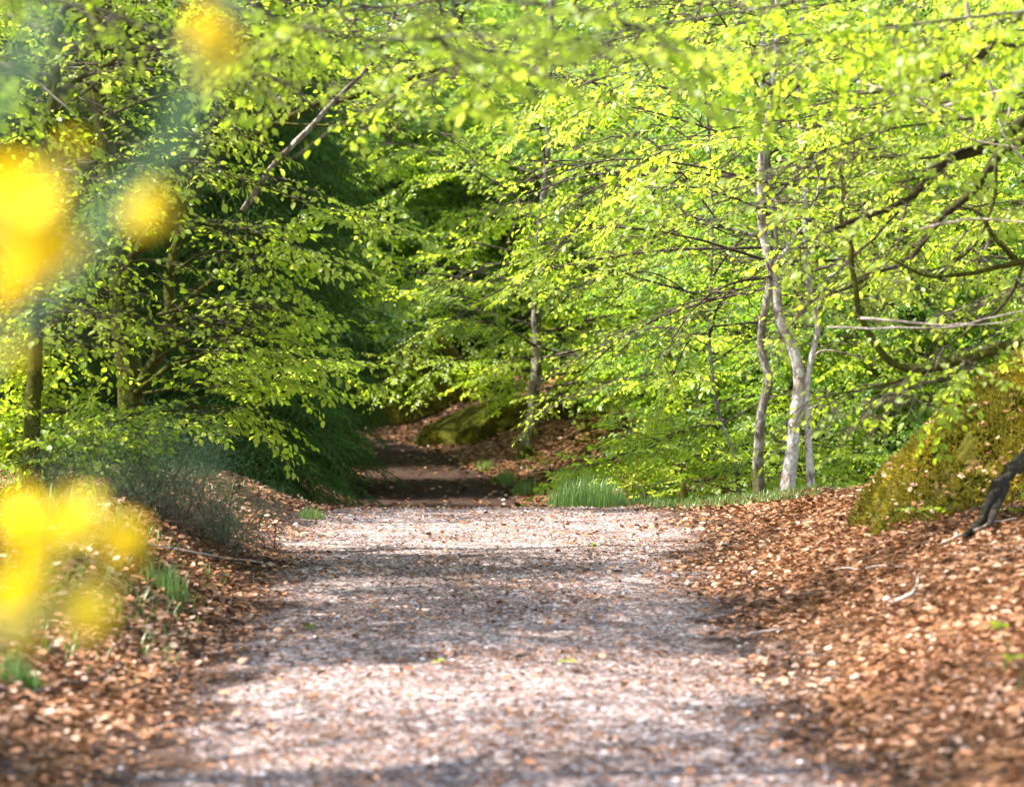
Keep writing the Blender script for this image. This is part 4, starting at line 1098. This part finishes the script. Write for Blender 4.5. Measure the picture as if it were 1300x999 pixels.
prop(g.build('post', M['bark_grey'], origin=b), 'short grey green mossy post standing at the crest on the right of the path', 'post')


def stick(pts, r, label, mat='twig_pale', lift=.03):
    q = [G(*a) for a in pts]; q = [np.array([a[0], a[1], H(a[0], a[1]) + lift * (1 if k % 2 else .5)]) for k, a in enumerate(q)]
    g = Geo(); p = spline(q, 12, .006); g.add(*tube(p, np.linspace(r, r * .5, 12), 6, .08)); prop(g.build('stick', M[mat], origin=q[0]), label, 'stick')


stick(((182, 692), (240, 708), (300, 714), (350, 722)), .009, 'pale thin stick lying across the leaf litter left of the path')
stick(((1130, 770), (1158, 760), (1166, 735)), .012, 'pale grey crooked stick on the litter at the right')
stick(((1060, 728), (1110, 726), (1150, 722)), .005, 'thin pale twig on the litter below the mound')
stick(((1195, 695), (1250, 675), (1290, 662)), .007, 'thin twig leading up to the grey root')
stick(((945, 812), (995, 806)), .007, 'short pale twig at the right edge of the path')
stick(((30, 890), (80, 878), (120, 868), (150, 850)), .010, 'dark crooked stick on the litter at the lower left', 'twig')
stick(((650, 840), (672, 838)), .008, 'short dark stick on the path', 'twig')
stick(((120, 590), (150, 585), (205, 600)), .006, 'bent straw coloured stalk on the left bank')
stick(((980, 770), (1040, 758), (1090, 748)), .006, 'long thin twig lying between path and right bank', 'twig')


def hummock(px, py, D, w, d_, h_, label):
    c = P(px, py, D); b = np.array([c[0], D, H(c[0], D) - .05]); root = prop(empty('mossy_hummock', b), label, 'hummock')
    sd = int(rng.integers(1000))
    def zf(x, y):
        e = np.hypot((x - b[0]) / w, (y - D) / d_); k = np.clip(1 - e * e, 0, 1)
        return height(x, y) - .06 + .95 * h_ * k ** .6 * (1 + .5 * vnoise(x * 2.5, y * 2.5, sd)) + .06 * vnoise(x * 7, y * 7, sd + 1) * np.sqrt(k)
    m = 46; X, Y = np.meshgrid(np.linspace(b[0] - w, b[0] + w, m), np.linspace(D - d_, D + d_, m)); Z = zf(X, Y)
    i = np.arange(m - 1)[:, None] * m + np.arange(m - 1)[None]; q = np.stack([i, i + 1, i + m + 1, i + m], -1).reshape(-1, 4)
    e = np.hypot((X - b[0]) / w, (Y - D) / d_).ravel(); q = q[(e[q] < 1).all(1)]
    g = Geo(); g.add(np.stack([X, Y, Z], -1), np.concatenate([q[:, [0, 1, 2]], q[:, [0, 2, 3]]]), 0, .5, .7); g.build('earth', M['ground'], root, b)
    n = int(12000 * w * d_) + 1500; x = rng.uniform(b[0] - w, b[0] + w, n); y = rng.uniform(D - d_, D + d_, n); k = (np.hypot((x - b[0]) / w, (y - D) / d_) < .97) & (vnoise(x * 2.5, y * 2.5, sd + 4) > -.2)
    g = Geo(); moss_sprigs(g, x[k], y[k], zf, .06, .008, 3, -.26); prop(g.build('moss', M['moss'], root, b), kind='stuff')


hummock(478, 548, 41.8, .8, .7, .5, 'long low mossy hummock at the left end of the bank by the path bend')
hummock(540, 548, 41.2, .8, .7, .55, 'broad mossy hummock on the bank below the dark root plate')
hummock(548, 510, 43.4, .6, .5, .8, 'dark rounded hummock on top of the bank, like an old root plate')
hummock(582, 565, 39.3, .6, .55, .36, 'mossy hummock at the foot of the bank above the dark path')
hummock(628, 545, 38.9, .6, .6, .45, 'mossy hummock just left of and behind the pale trunk')
hummock(600, 525, 41.2, .6, .6, .45, 'mossy hummock high on the bank left of the pale trunk')
hummock(715, 545, 38.4, .6, .6, .36, 'mossy hummock on the bank right of the pale trunk')
hummock(760, 515, 40.5, .7, .6, .4, 'mossy hummock high on the bank right of the pale trunk')
hummock(820, 540, 37.5, .6, .5, .3, 'mossy hummock on the bank behind the drooping young beech')

# ------------------------------------------------------------------ camera, light
cam = bpy.data.cameras.new('camera'); co = bpy.data.objects.new('camera', cam); COL.objects.link(co)
co.location = (0, 0, HC); co.rotation_euler = (math.pi / 2, 0, 0)
cam.sensor_width = 36; cam.lens = 36 * F / 1300; cam.clip_end = 2000; cam.clip_start = .1
cam.dof.use_dof = True; cam.dof.focus_distance = 22; cam.dof.aperture_fstop = cam.lens / 36.0
C.camera = co
el = math.asin(SUN[2]); azm = math.atan2(SUN[0], SUN[1])
w = bpy.data.worlds.new('World'); C.world = w; w.use_nodes = True
nt = w.node_tree; bg = nt.nodes['Background']
sky = nt.nodes.new('ShaderNodeTexSky'); sky.sky_type = 'NISHITA'; sky.sun_disc = False
sky.sun_elevation = el; sky.sun_rotation = azm
nt.links.new(sky.outputs[0], bg.inputs[0]); bg.inputs[1].default_value = .15
sl = bpy.data.lights.new('sun', 'SUN'); sl.energy = 4.3; sl.angle = math.radians(.53); sl.color = (1, .95, .86)
so = bpy.data.objects.new('sun', sl); COL.objects.link(so)
from mathutils import Vector
so.rotation_euler = Vector(SUN).to_track_quat('Z', 'Y').to_euler()
C.view_settings.view_transform = 'Standard'; C.view_settings.look = 'None'; C.view_settings.exposure = 2.15; C.view_settings.gamma = 1
